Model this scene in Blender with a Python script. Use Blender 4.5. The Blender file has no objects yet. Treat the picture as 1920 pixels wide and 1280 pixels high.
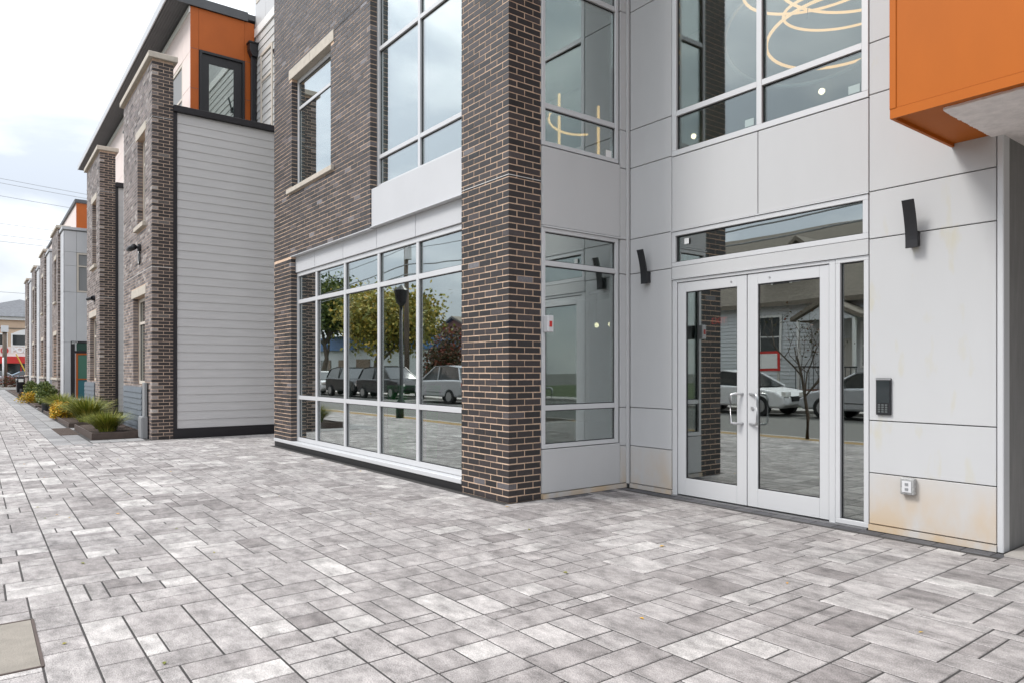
import bpy, bmesh, math, random
from mathutils import Vector, Matrix
random.seed(7)
S = bpy.context.scene
COL = S.collection
R = math.radians

# ------------------------------------------------------------------ camera
cd = bpy.data.cameras.new('camera'); cam = bpy.data.objects.new('camera', cd); COL.objects.link(cam)
cam.location = (0, 0, 1.35); cam.rotation_euler = (R(90), 0, R(52.633))
cd.sensor_width = 36; cd.lens = 24.75; cd.shift_y = 0.02865; cd.clip_start = 0.05; cd.clip_end = 2000
S.camera = cam

# ------------------------------------------------------------------ world and sun
W = bpy.data.worlds.new('World'); S.world = W; W.use_nodes = True
nt = W.node_tree; nt.nodes.clear()
def N(t, **k):
    n = nt.nodes.new(t)
    for a, v in k.items():
        if a in n.inputs: n.inputs[a].default_value = v
        else: setattr(n, a, v)
    return n
L = lambda a, b: nt.links.new(a, b)
SUN_EL, SUN_ROT = 48, 205
out = N('ShaderNodeOutputWorld'); bg = N('ShaderNodeBackground'); bg.inputs['Strength'].default_value = 0.1
sky = N('ShaderNodeTexSky'); sky.sky_type = 'NISHITA'; sky.sun_disc = False
sky.sun_elevation = R(SUN_EL); sky.sun_rotation = R(SUN_ROT)
tc = N('ShaderNodeTexCoord'); sep = N('ShaderNodeSeparateXYZ'); L(tc.outputs['Generated'], sep.inputs[0])
cl = N('ShaderNodeClamp'); L(sep.outputs['Z'], cl.inputs[0])
el = N('ShaderNodeMath', operation='MULTIPLY_ADD'); L(cl.outputs[0], el.inputs[0]); el.inputs[1].default_value = 18.5; el.inputs[2].default_value = 7.0
mp = N('ShaderNodeMapping'); mp.inputs['Scale'].default_value = (1.5, 1.5, 3.4); L(tc.outputs['Generated'], mp.inputs[0])
nz = N('ShaderNodeTexNoise'); nz.inputs['Scale'].default_value = 2.3; nz.inputs['Detail'].default_value = 7; nz.inputs['Roughness'].default_value = 0.52
nz.inputs['Distortion'].default_value = 0.3
L(mp.outputs[0], nz.inputs['Vector'])
rp = N('ShaderNodeValToRGB'); L(nz.outputs[0], rp.inputs[0])
rp.color_ramp.elements[0].position = 0.40; rp.color_ramp.elements[0].color = (0.40, 0.43, 0.475, 1)
rp.color_ramp.elements[1].position = 0.68; rp.color_ramp.elements[1].color = (.80, .81, .82, 1)
mul = N('ShaderNodeVectorMath', operation='SCALE'); L(rp.outputs[0], mul.inputs[0]); L(el.outputs[0], mul.inputs['Scale'])
mix = N('ShaderNodeMix', data_type='RGBA'); mix.inputs['Factor'].default_value = 0.9
L(sky.outputs[0], mix.inputs[6]); L(mul.outputs[0], mix.inputs[7])
L(mix.outputs[2], bg.inputs['Color']); L(bg.outputs[0], out.inputs[0])

sd = bpy.data.lights.new('sun', 'SUN'); sd.energy = 1.4; sd.angle = R(16); sd.color = (1, .965, .92)
so = bpy.data.objects.new('sun', sd); COL.objects.link(so)
# sun stands over the street, a little to the left of the camera's back
sdir = Vector((-0.32, -0.60, 0.74)).normalized()
so.rotation_euler = sdir.to_track_quat('Z', 'Y').to_euler(); so.location = (0, -10, 40)
sky.sun_elevation = math.asin(sdir.z); sky.sun_rotation = math.atan2(sdir.x, sdir.y)

S.view_settings.view_transform = 'Standard'; S.view_settings.look = 'None'
S.view_settings.exposure = 0.90; S.view_settings.gamma = 1; S.view_settings.use_curve_mapping = False
S.render.engine = 'CYCLES'
cy = S.cycles; cy.max_bounces = 10; cy.transparent_max_bounces = 24; cy.glossy_bounces = 5; cy.diffuse_bounces = 4; cy.transmission_bounces = 4
cy.caustics_reflective = False; cy.caustics_refractive = False; cy.use_denoising = True
cy.sample_clamp_indirect = 6

# ------------------------------------------------------------------ materials
def mat(name, col=(.5, .5, .5), rough=.5, metal=0., spec=.5, nscale=0, namp=0, bump=0, bscale=60, stretch=(1, 1, 1), emit=None, estr=0, tone=False):
    m = bpy.data.materials.new(name); m.use_nodes = True; t = m.node_tree; b = t.nodes['Principled BSDF']
    b.inputs['Base Color'].default_value = (*col, 1); b.inputs['Roughness'].default_value = rough; b.inputs['Metallic'].default_value = metal
    b.inputs['Specular IOR Level'].default_value = spec
    if emit: b.inputs['Emission Color'].default_value = (*emit, 1); b.inputs['Emission Strength'].default_value = estr
    if nscale or bump:
        g = t.nodes.new('ShaderNodeNewGeometry'); mpn = t.nodes.new('ShaderNodeMapping'); mpn.inputs['Scale'].default_value = stretch
        t.links.new(g.outputs['Position'], mpn.inputs[0])
    if nscale:
        n = t.nodes.new('ShaderNodeTexNoise'); n.inputs['Scale'].default_value = nscale; n.inputs['Detail'].default_value = 5
        n.inputs['Roughness'].default_value = .6; t.links.new(mpn.outputs[0], n.inputs['Vector'])
        r = t.nodes.new('ShaderNodeMapRange'); r.inputs['From Min'].default_value = .3; r.inputs['From Max'].default_value = .7
        r.inputs['To Min'].default_value = 1 - namp; r.inputs['To Max'].default_value = 1 + namp; t.links.new(n.outputs[0], r.inputs[0])
        v = t.nodes.new('ShaderNodeVectorMath'); v.operation = 'SCALE'; v.inputs[0].default_value = col; t.links.new(r.outputs[0], v.inputs['Scale'])
        t.links.new(v.outputs[0], b.inputs['Base Color'])
    if bump:
        n2 = t.nodes.new('ShaderNodeTexNoise'); n2.inputs['Scale'].default_value = bscale; n2.inputs['Detail'].default_value = 4; t.links.new(mpn.outputs[0], n2.inputs['Vector'])
        bp = t.nodes.new('ShaderNodeBump'); bp.inputs['Strength'].default_value = bump; bp.inputs['Distance'].default_value = .01
        t.links.new(n2.outputs[0], bp.inputs['Height']); t.links.new(bp.outputs[0], b.inputs['Normal'])
    return m

def tone_mat(name, stops, rough, nscale, namp, bump, bscale, stretch=(1, 1, 1), spec=.5, blotch=None):
    """per-piece colour from the 'tone' attribute, grain from noise"""
    m = bpy.data.materials.new(name); m.use_nodes = True; t = m.node_tree; b = t.nodes['Principled BSDF']
    b.inputs['Roughness'].default_value = rough; b.inputs['Specular IOR Level'].default_value = spec
    at = t.nodes.new('ShaderNodeAttribute'); at.attribute_name = 'tone'
    sx = t.nodes.new('ShaderNodeSeparateColor'); t.links.new(at.outputs['Color'], sx.inputs[0])
    cr = t.nodes.new('ShaderNodeValToRGB'); t.links.new(sx.outputs[0], cr.inputs[0])
    while len(cr.color_ramp.elements) < len(stops): cr.color_ramp.elements.new(.5)
    for e, (p, c) in zip(cr.color_ramp.elements, stops): e.position = p; e.color = (*c, 1)
    g = t.nodes.new('ShaderNodeNewGeometry'); mpn = t.nodes.new('ShaderNodeMapping'); mpn.inputs['Scale'].default_value = stretch
    off = t.nodes.new('ShaderNodeVectorMath'); off.operation = 'SCALE'; off.inputs['Scale'].default_value = 37.0
    t.links.new(at.outputs['Color'], off.inputs[0])
    ad = t.nodes.new('ShaderNodeVectorMath'); ad.operation = 'ADD'
    t.links.new(g.outputs['Position'], ad.inputs[0]); t.links.new(off.outputs[0], ad.inputs[1]); t.links.new(ad.outputs[0], mpn.inputs[0])
    n = t.nodes.new('ShaderNodeTexNoise'); n.inputs['Scale'].default_value = nscale; n.inputs['Detail'].default_value = 8; n.inputs['Roughness'].default_value = .74
    t.links.new(mpn.outputs[0], n.inputs['Vector'])
    r = t.nodes.new('ShaderNodeMapRange'); r.inputs['From Min'].default_value = .3; r.inputs['From Max'].default_value = .7
    r.inputs['To Min'].default_value = 1 - namp; r.inputs['To Max'].default_value = 1 + namp; t.links.new(n.outputs[0], r.inputs[0])
    v = t.nodes.new('ShaderNodeVectorMath'); v.operation = 'SCALE'; t.links.new(cr.outputs[0], v.inputs[0]); t.links.new(r.outputs[0], v.inputs['Scale'])
    last = v.outputs[0]
    if blotch:
        n3 = t.nodes.new('ShaderNodeTexNoise'); n3.inputs['Scale'].default_value = blotch[0]; n3.inputs['Detail'].default_value = 3
        t.links.new(g.outputs['Position'], n3.inputs['Vector'])
        r3 = t.nodes.new('ShaderNodeMapRange'); r3.inputs['From Min'].default_value = .35; r3.inputs['From Max'].default_value = .65
        r3.inputs['To Min'].default_value = 1 - blotch[1]; r3.inputs['To Max'].default_value = 1 + blotch[1]; t.links.new(n3.outputs[0], r3.inputs[0])
        v3 = t.nodes.new('ShaderNodeVectorMath'); v3.operation = 'SCALE'; t.links.new(last, v3.inputs[0]); t.links.new(r3.outputs[0], v3.inputs['Scale']); last = v3.outputs[0]
        # fine dark aggregate specks
        n4 = t.nodes.new('ShaderNodeTexNoise'); n4.inputs['Scale'].default_value = 170; n4.inputs['Detail'].default_value = 2
        t.links.new(g.outputs['Position'], n4.inputs['Vector'])
        r4 = t.nodes.new('ShaderNodeMapRange'); r4.inputs['From Min'].default_value = .35; r4.inputs['From Max'].default_value = .6
        r4.inputs['To Min'].default_value = .62; r4.inputs['To Max'].default_value = 1.08; t.links.new(n4.outputs[0], r4.inputs[0])
        v4 = t.nodes.new('ShaderNodeVectorMath'); v4.operation = 'SCALE'; t.links.new(last, v4.inputs[0]); t.links.new(r4.outputs[0], v4.inputs['Scale']); last = v4.outputs[0]
    t.links.new(last, b.inputs['Base Color'])
    n2 = t.nodes.new('ShaderNodeTexNoise'); n2.inputs['Scale'].default_value = bscale; n2.inputs['Detail'].default_value = 4; t.links.new(g.outputs['Position'], n2.inputs['Vector'])
    bp = t.nodes.new('ShaderNodeBump'); bp.inputs['Strength'].default_value = bump; bp.inputs['Distance'].default_value = .006
    t.links.new(n2.outputs[0], bp.inputs['Height']); t.links.new(bp.outputs[0], b.inputs['Normal'])
    return m

def glass_mat(name, tint, r0):
    m = bpy.data.materials.new(name); m.use_nodes = True; t = m.node_tree; t.nodes.clear()
    o = t.nodes.new('ShaderNodeOutputMaterial'); mx = t.nodes.new('ShaderNodeMixShader'); tr = t.nodes.new('ShaderNodeBsdfTransparent')
    gl = t.nodes.new('ShaderNodeBsdfGlossy'); gl.inputs['Roughness'].default_value = 0.0; gl.inputs['Color'].default_value = (.93, .97, .96, 1)
    tr.inputs['Color'].default_value = (*tint, 1)
    lw = t.nodes.new('ShaderNodeLayerWeight'); lw.inputs['Blend'].default_value = .5
    pw = t.nodes.new('ShaderNodeMath'); pw.operation = 'POWER'; pw.inputs[1].default_value = 1.9; t.links.new(lw.outputs['Facing'], pw.inputs[0])
    ma = t.nodes.new('ShaderNodeMath'); ma.operation = 'MULTIPLY_ADD'; ma.inputs[1].default_value = 1 - r0; ma.inputs[2].default_value = r0
    t.links.new(pw.outputs[0], ma.inputs[0]); t.links.new(ma.outputs[0], mx.inputs[0])
    # faint waviness of toughened panes
    g = t.nodes.new('ShaderNodeNewGeometry'); n = t.nodes.new('ShaderNodeTexNoise'); n.inputs['Scale'].default_value = 1.6; n.inputs['Detail'].default_value = 1
    t.links.new(g.outputs['Position'], n.inputs['Vector'])
    bp = t.nodes.new('ShaderNodeBump'); bp.inputs['Strength'].default_value = .010; bp.inputs['Distance'].default_value = .05
    t.links.new(n.outputs[0], bp.inputs['Height']); t.links.new(bp.outputs[0], gl.inputs['Normal'])
    t.links.new(tr.outputs[0], mx.inputs[1]); t.links.new(gl.outputs[0], mx.inputs[2]); t.links.new(mx.outputs[0], o.inputs[0])
    return m

def stain_mat(name, col, tan, z0, z1, amt):
    """painted metal panel with tan splash staining rising from the paving"""
    m = mat(name, col, .42, 0, .4); t = m.node_tree; b = t.nodes['Principled BSDF']
    g = t.nodes.new('ShaderNodeNewGeometry'); sp = t.nodes.new('ShaderNodeSeparateXYZ'); t.links.new(g.outputs['Position'], sp.inputs[0])
    mr = t.nodes.new('ShaderNodeMapRange'); mr.inputs['From Min'].default_value = z1; mr.inputs['From Max'].default_value = z0
    mr.inputs['To Min'].default_value = 0; mr.inputs['To Max'].default_value = amt; t.links.new(sp.outputs['Z'], mr.inputs[0])
    mpn = t.nodes.new('ShaderNodeMapping'); mpn.inputs['Scale'].default_value = (1, 1, .45); t.links.new(g.outputs['Position'], mpn.inputs[0])
    n = t.nodes.new('ShaderNodeTexNoise'); n.inputs['Scale'].default_value = 4.5; n.inputs['Detail'].default_value = 4; t.links.new(mpn.outputs[0], n.inputs['Vector'])
    r2 = t.nodes.new('ShaderNodeMapRange'); r2.inputs['From Min'].default_value = .3; r2.inputs['From Max'].default_value = .6; t.links.new(n.outputs[0], r2.inputs[0])
    ml = t.nodes.new('ShaderNodeMath'); ml.operation = 'MULTIPLY'; t.links.new(mr.outputs[0], ml.inputs[0]); t.links.new(r2.outputs[0], ml.inputs[1])
    mx = t.nodes.new('ShaderNodeMix'); mx.data_type = 'RGBA'; t.links.new(ml.outputs[0], mx.inputs['Factor'])
    mx.inputs[6].default_value = (*col, 1); mx.inputs[7].default_value = (*tan, 1); t.links.new(mx.outputs[2], b.inputs['Base Color'])
    return m

M = {}
M['brick'] = tone_mat('dark_brick', [(0, (.009, .008, .009)), (.4, (.021, .017, .018)), (.75, (.040, .031, .031)), (.93, (.06, .05, .052)), (1, (.15, .145, .155))], .50, 55, .4, .35, 150, spec=.6)
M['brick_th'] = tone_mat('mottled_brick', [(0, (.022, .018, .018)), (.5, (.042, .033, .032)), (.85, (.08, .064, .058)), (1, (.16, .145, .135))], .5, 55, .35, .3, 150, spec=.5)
M['brick_w_sheen'] = tone_mat('dark_brick_wall_sheen', [(0, (.016, .014, .015)), (.4, (.036, .030, .031)), (.75, (.065, .052, .051)), (.93, (.10, .085, .087)), (1, (.20, .19, .20))], .48, 55, .4, .3, 150, spec=.7)  # copy of the pier's dark brick, colour lightened to stand in for grazing sheen
M['brick_fr_sheen'] = tone_mat('mottled_brick_front_sheen', [(0, (.035, .028, .028)), (.22, (.13, .108, .104)), (.6, (.235, .20, .19)), (1, (.40, .365, .345))], .55, 40, .35, .3, 120, spec=.5)  # townhouse brick again, paler on street faces: sky sheen put into the colour
M['mortar'] = mat('tan_mortar', (.66, .475, .345), .9, nscale=30, namp=.2, bump=.3, bscale=200)
M['mortar_th'] = mat('pale_mortar', (.58, .43, .33), .9, nscale=30, namp=.2, bump=.3, bscale=200)
M['paver'] = tone_mat('concrete_paver', [(0, (.25, .229, .222)), (.3, (.335, .311, .301)), (.7, (.405, .380, .368)), (1, (.52, .495, .475))], .8, 5.0, .52, .6, 150, stretch=(1.0, 1.6, 1), spec=.3, blotch=(1.5, .10))
M['slab'] = tone_mat('grey_slab', [(0, (.24, .235, .235)), (1, (.34, .335, .33))], .8, 6, .16, .4, 130, spec=.35, blotch=(1.3, .1))
M['dark_paver'] = tone_mat('charcoal_paver', [(0, (.075, .075, .082)), (1, (.13, .128, .135))], .75, 12, .2, .4, 130, spec=.35, blotch=(1.3, .1))
M['joint'] = mat('joint_sand', (.045, .042, .04), .95, nscale=60, namp=.35)
M['panel'] = mat('grey_panel', (.515, .518, .522), .40, 0, .45, nscale=1.1, namp=.035, stretch=(1, 1, .35))
M['panel_base'] = stain_mat('stained_panel', (.515, .518, .522), (.53, .41, .28), 0.02, .60, 1.0)
def streak_mat(name, base_name):
    m = M['panel'].copy(); m.name = name; t = m.node_tree; b = t.nodes['Principled BSDF']; src = b.inputs['Base Color'].links[0].from_socket
    g = t.nodes.new('ShaderNodeNewGeometry'); mpn = t.nodes.new('ShaderNodeMapping'); mpn.inputs['Scale'].default_value = (1.6, 1, .5); mpn.inputs['Location'].default_value = (.35, 0, .1)
    n = t.nodes.new('ShaderNodeTexNoise'); n.inputs['Scale'].default_value = 5.0; n.inputs['Detail'].default_value = 3
    t.links.new(g.outputs['Position'], mpn.inputs[0]); t.links.new(mpn.outputs[0], n.inputs['Vector'])
    q = t.nodes.new('ShaderNodeMapRange'); q.inputs['From Min'].default_value = .60; q.inputs['From Max'].default_value = .78; q.inputs['To Max'].default_value = .42
    t.links.new(n.outputs[0], q.inputs[0]); mx = t.nodes.new('ShaderNodeMix'); mx.data_type = 'RGBA'; t.links.new(q.outputs[0], mx.inputs['Factor'])
    t.links.new(src, mx.inputs[6]); mx.inputs[7].default_value = (.50, .44, .23, 1); t.links.new(mx.outputs[2], b.inputs['Base Color']); return m
M['panel_streak'] = streak_mat('streaked_panel', 'panel')
M['panel_lt'] = mat('light_panel', (.53, .535, .55), .45, 0, .4, nscale=1.3, namp=.03)
M['backing'] = mat('panel_backing', (.24, .245, .25), .6)
M['alu'] = mat('aluminium_frame', (.60, .605, .615), .36, .15, .5)
M['alu_hi'] = mat('brushed_steel', (.62, .62, .63), .28, .9)
M['gasket'] = mat('black_gasket', (.012, .012, .013), .5)
M['black'] = mat('black_metal', (.013, .013, .016), .42, 0, .5)
M['blacktrim'] = mat('black_trim', (.016, .014, .017), .5, 0, .4)
M['siding'] = mat('grey_siding', (.53, .515, .512), .55, 0, .35, nscale=6, namp=.05, stretch=(1, .25, 3), bump=.10, bscale=90)
M['siding2'] = mat('pale_siding', (.52, .52, .51), .55, 0, .35, nscale=6, namp=.05)
M['slate'] = mat('blue_grey_siding', (.13, .15, .175), .5, 0, .4, nscale=5, namp=.1)
M['stone'] = mat('cast_stone', (.50, .45, .385), .8, nscale=9, namp=.10, bump=.2, bscale=90)
M['orange'] = mat('orange_panel', (.43, .108, .006), .6, 0, .25, nscale=2.2, namp=.06, stretch=(1, 1, .4))
M['orange2'] = mat('orange_cladding', (.42, .098, .013), .5, 0, .35, nscale=2.2, namp=.06)
M['pink'] = mat('blush_panel', (.76, .645, .60), .5, 0, .4, nscale=2, namp=.03)
M['white'] = mat('white_trim', (.78, .775, .76), .5)
M['stucco'] = mat('white_stucco', (.84, .79, .77), .95, nscale=14, namp=.10, bump=1.0, bscale=48)
M['stucco_d'] = mat('grey_stucco', (.20, .195, .19), .85, nscale=5, namp=.14, stretch=(3, 3, .5), bump=.25, bscale=70)
M['soffit'] = mat('dark_soffit', (.085, .088, .095), .6, nscale=2, namp=.1)
M['fascia'] = mat('grey_fascia', (.50, .51, .53), .4)
M['beige'] = mat('beige_frame', (.60, .545, .475), .5)
M['glass'] = glass_mat('window_glass', (.62, .69, .66), .33)
M['glass_u'] = glass_mat('coated_glass', (.66, .74, .72), .36)
M['glass_l'] = glass_mat('lobby_glass', (.74, .81, .79), .13)
M['glass_d'] = glass_mat('door_glass', (.58, .64, .60), .36)
M['teal'] = mat('teal_blind', (.12, .25, .23), .5)
M['soil'] = mat('bark_mulch', (.060, .040, .030), .95, nscale=40, namp=.5, bump=1, bscale=70)
M['corten'] = mat('brown_edging', (.075, .052, .042), .6, nscale=9, namp=.2)
M['concrete'] = mat('concrete', (.40, .375, .345), .85, nscale=3.5, namp=.14, bump=.3, bscale=120)
M['asphalt'] = mat('asphalt', (.13, .125, .115), .85, nscale=25, namp=.25, bump=.5, bscale=150)
M['yellowpaint'] = mat('yellow_paint', (.60, .42, .05), .6)
M['litter'] = mat('leaf_litter', (.30, .20, .085), .95, nscale=22, namp=.5, bump=.8, bscale=60)
M['lawn'] = mat('lawn', (.065, .085, .03), .95, nscale=9, namp=.3)
M['earth'] = mat('earth', (.13, .125, .11), .95, nscale=2, namp=.2)
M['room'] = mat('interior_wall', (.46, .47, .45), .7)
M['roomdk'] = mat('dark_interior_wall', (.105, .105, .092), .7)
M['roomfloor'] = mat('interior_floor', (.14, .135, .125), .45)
M['ceil'] = mat('interior_ceiling', (.62, .62, .61), .8)
M['led'] = mat('warm_led', (1, .8, .55), .5, emit=(1, .50, .17), estr=.8)
M['lamp'] = mat('lit_downlight', (1, .9, .75), .5, emit=(1, .80, .52), estr=2.2)
M['sticker'] = mat('white_sticker', (.80, .80, .79), .6)
M['red'] = mat('red_paint', (.55, .03, .025), .5)
M['exitred'] = mat('lit_red', (.6, .03, .02), .5, emit=(1, .06, .03), estr=.45)
M['boxgrey'] = mat('light_grey_plastic', (.62, .62, .63), .45)
M['clear'] = mat('cloudy_plastic', (.36, .36, .355), .25, nscale=40, namp=.35, bump=.5, bscale=60)
M['bark'] = mat('bark', (.10, .078, .058), .9, nscale=25, namp=.35, bump=.8, bscale=60, stretch=(1, 1, .25))
M['pole'] = mat('weathered_pole', (.13, .10, .078), .9, nscale=12, namp=.25, stretch=(1, 1, .15))
M['rubber'] = mat('tyre_rubber', (.018, .018, .018), .8)
M['wood'] = mat('pale_door', (.5, .48, .44), .6)
M['greenplastic'] = mat('green_plastic', (.05, .62, .13), .4)
M['greyplastic'] = mat('grey_plastic', (.10, .11, .11), .4)
M['beigewall'] = mat('beige_stucco', (.58, .43, .31), .85, nscale=1.5, namp=.05)
M['roofgrey'] = mat('grey_shingle', (.13, .135, .145), .85, nscale=4, namp=.22)
M['roofbrown'] = mat('brown_shingle', (.17, .145, .115), .85, nscale=5, namp=.25, stretch=(1, 1, 4))
M['hsiding'] = mat('house_siding', (.60, .62, .64), .6)
M['redbrick'] = mat('red_brick_wall', (.21, .095, .07), .85, nscale=8, namp=.25)
M['blueroof'] = mat('blue_metal', (.06, .16, .36), .5)
M['darkglass'] = mat('dark_window', (.03, .036, .038), .06, 0, .9)
M['ptsilver'] = mat('silver_car_paint', (.55, .56, .58), .25, .35, .6)
M['ptwhite'] = mat('white_car_paint', (.78, .78, .78), .25, 0, .6)
M['ptdark'] = mat('dark_car_paint', (.02, .021, .024), .2, .2, .6)
M['ptblue'] = mat('pale_blue_car_paint', (.34, .42, .50), .25, .3, .6)
M['chrome'] = mat('wheel_alloy', (.5, .5, .51), .3, .9)
M['lampglass'] = mat('lamp_lens', (.75, .74, .70), .15, 0, .8)
M['taillamp'] = mat('tail_lamp', (.4, .015, .015), .2)
def leafmat(n, cols):
    return tone_mat(n, cols, .55, 3, .15, .1, 30, spec=.35)
M['leaf_y'] = leafmat('autumn_leaves', [(0, (.12, .14, .035)), (.5, (.30, .28, .06)), (1, (.52, .34, .06))])
M['leaf_g'] = leafmat('green_leaves', [(0, (.035, .06, .012)), (.6, (.095, .13, .022)), (1, (.20, .21, .04))])
M['leaf_r'] = leafmat('reddish_leaves', [(0, (.03, .045, .015)), (.55, (.08, .07, .03)), (1, (.24, .05, .03))])
M['grass'] = leafmat('grass_blades', [(0, (.07, .10, .014)), (.45, (.19, .22, .03)), (1, (.50, .43, .09))])
M['flower'] = leafmat('yellow_flowers', [(0, (.06, .10, .015)), (.35, (.22, .22, .02)), (.7, (.62, .38, .02)), (1, (.72, .32, .015))])

# ------------------------------------------------------------------ mesh helpers
class MB:
    def __init__(s): s.v = []; s.f = []; s.t = []; s.tn = (.5, .5)
    def quad(s, a, b, c, d):
        i = len(s.v); s.v += [a, b, c, d]; s.t += [s.tn] * 4; s.f.append((i, i + 1, i + 2, i + 3))
    def tri(s, a, b, c):
        i = len(s.v); s.v += [a, b, c]; s.t += [s.tn] * 3; s.f.append((i, i + 1, i + 2))
    def box(s, x0, x1, y0, y1, z0, z1):
        if x0 > x1: x0, x1 = x1, x0
        if y0 > y1: y0, y1 = y1, y0
        if z0 > z1: z0, z1 = z1, z0
        i = len(s.v)
        s.v += [(x0, y0, z0), (x1, y0, z0), (x1, y1, z0), (x0, y1, z0), (x0, y0, z1), (x1, y0, z1), (x1, y1, z1), (x0, y1, z1)]
        s.t += [s.tn] * 8
        for f in ((0, 3, 2, 1), (4, 5, 6, 7), (0, 1, 5, 4), (1, 2, 6, 5), (2, 3, 7, 6), (3, 0, 4, 7)): s.f.append(tuple(i + k for k in f))
        return s
    def prism(s, pts, axis, a0, a1):
        """polygon pts (two coords) extruded along axis"""
        n = len(pts); i = len(s.v)
        def P(p, a):
            return (a, p[0], p[1]) if axis == 'x' else ((p[0], a, p[1]) if axis == 'y' else (p[0], p[1], a))
        s.v += [P(p, a0) for p in pts] + [P(p, a1) for p in pts]; s.t += [s.tn] * (2 * n)
        s.f.append(tuple(range(i, i + n))); s.f.append(tuple(range(i + 2 * n - 1, i + n - 1, -1)))
        for k in range(n): s.f.append((i + k, i + n + k, i + n + (k + 1) % n, i + (k + 1) % n))
        return s
    def tube(s, pts, r, seg=8, closed=False):
        pts = [Vector(p) for p in pts]; n = len(pts); rr = r if isinstance(r, (list, tuple)) else [r] * n
        rings = []
        up = Vector((0, 0, 1))
        for k, p in enumerate(pts):
            d = (pts[(k + 1) % n] - pts[k - 1]) if closed else (pts[min(k + 1, n - 1)] - pts[max(k - 1, 0)])
            d.normalize()
            u = d.cross(up)
            if u.length < 1e-3: u = d.cross(Vector((0, 1, 0)))
            u.normalize(); w = u.cross(d)
            i = len(s.v); rings.append(i)
            for q in range(seg):
                a = 2 * math.pi * q / seg; s.v.append(tuple(p + (u * math.cos(a) + w * math.sin(a)) * rr[k])); s.t.append(s.tn)
        for k in range(n if closed else n - 1):
            a, b = rings[k], rings[(k + 1) % n]
            for q in range(seg): s.f.append((a + q, a + (q + 1) % seg, b + (q + 1) % seg, b + q))
        if not closed:
            s.f.append(tuple(rings[0] + q for q in range(seg - 1, -1, -1))); s.f.append(tuple(rings[-1] + q for q in range(seg)))
        return s
    def cyl(s, c, r, h, axis='z', seg=20):
        c = Vector(c); d = {'x': Vector((1, 0, 0)), 'y': Vector((0, 1, 0)), 'z': Vector((0, 0, 1))}[axis]
        return s.tube([c, c + d * h], r, seg)
    def build(s, name, m, parent=None, smooth=False, tone=False, kind=None, loc=None):
        me = bpy.data.meshes.new(name)
        vs = s.v
        if loc: vs = [(a - loc[0], b - loc[1], c - loc[2]) for a, b, c in s.v]
        me.from_pydata(vs, [], s.f); me.materials.append(m)
        if tone:
            at = me.color_attributes.new('tone', 'FLOAT_COLOR', 'POINT')
            buf = []
            for a, b in s.t: buf += [a, b, (a * 7.3 + b * 3.1) % 1.0, 1.0]
            at.data.foreach_set('color', buf)
        bm = bmesh.new(); bm.from_mesh(me); bmesh.ops.recalc_face_normals(bm, faces=bm.faces); bm.to_mesh(me); bm.free()
        if smooth:
            for p in me.polygons: p.use_smooth = True
        o = bpy.data.objects.new(name, me); COL.objects.link(o)
        if loc: o.location = loc
        if parent: o.parent = parent
        if kind: o['kind'] = kind
        return o
def thing(name, label, cat, loc=(0, 0, 0), group=None):
    o = bpy.data.objects.new(name, None); COL.objects.link(o); o.location = loc; o.empty_display_size = .2
    o['label'] = label; o['category'] = cat
    if group: o['group'] = group
    return o
def tag(o, label, cat, group=None):
    o['label'] = label; o['category'] = cat
    if group: o['group'] = group
    return o
def structure(o, label=None, cat=None):
    o['kind'] = 'structure'
    if label: o['label'] = label; o['category'] = cat
    return o
def put(o, parent):
    """parent an object modelled in world coordinates"""
    o.parent = parent; o.matrix_parent_inverse = Matrix.Translation(parent.location).inverted(); return o
def copy_tree(o, parent=None):
    c = o.copy(); COL.objects.link(c)
    if parent: c.parent = parent
    for ch in list(o.children): copy_tree(ch, c)
    return c
# boxes on a wall: ax 'F' faces the street (-Y) at y=plane, ax 'R' faces +X at x=plane; d0..d1 inwards
def wb(mb, ax, plane, a0, a1, z0, z1, d0, d1):
    if ax == 'F': return mb.box(a0, a1, plane + d0, plane + d1, z0, z1)
    return mb.box(plane - d1, plane - d0, a0, a1, z0, z1)
def bevel(o, w=.004, seg=1):
    m = o.modifiers.new('edge', 'BEVEL'); m.width = w; m.segments = seg; m.limit_method = 'ANGLE'; m.angle_limit = R(50); return o

# ------------------------------------------------------------------ brickwork
PITCH, JOINT, BLEN, BDEP = .0666, .0115, .2010, .1010
def rtone():
    r = random.random()
    return (min(1, max(0, random.gauss(.42, .2))) if r < .965 else random.uniform(.85, 1), random.random())
def brick_row(a_from, a_to, z0, openings, first=BLEN):
    """pieces of one course running from a_from towards a_to"""
    sgn = 1 if a_to > a_from else -1
    outp = []; a = 0; tot = abs(a_to - a_from); l = first
    while a < tot - .02:
        e = min(a + l, tot); p, q = a_from + sgn * a, a_from + sgn * e
        lo, hi = min(p, q), max(p, q); segs = [(lo, hi)]
        for (o0, o1, oz0, oz1) in openings:
            if oz0 - .02 < z0 + PITCH * .4 < oz1:
                ns = []
                for (x, y) in segs:
                    if y <= o0 or x >= o1: ns.append((x, y))
                    else:
                        if x < o0: ns.append((x, o0))
                        if y > o1: ns.append((o1, y))
                segs = ns
        outp += [sg for sg in segs if sg[1] - sg[0] > .025]
        a = e + JOINT; l = BLEN
    return outp
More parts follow.
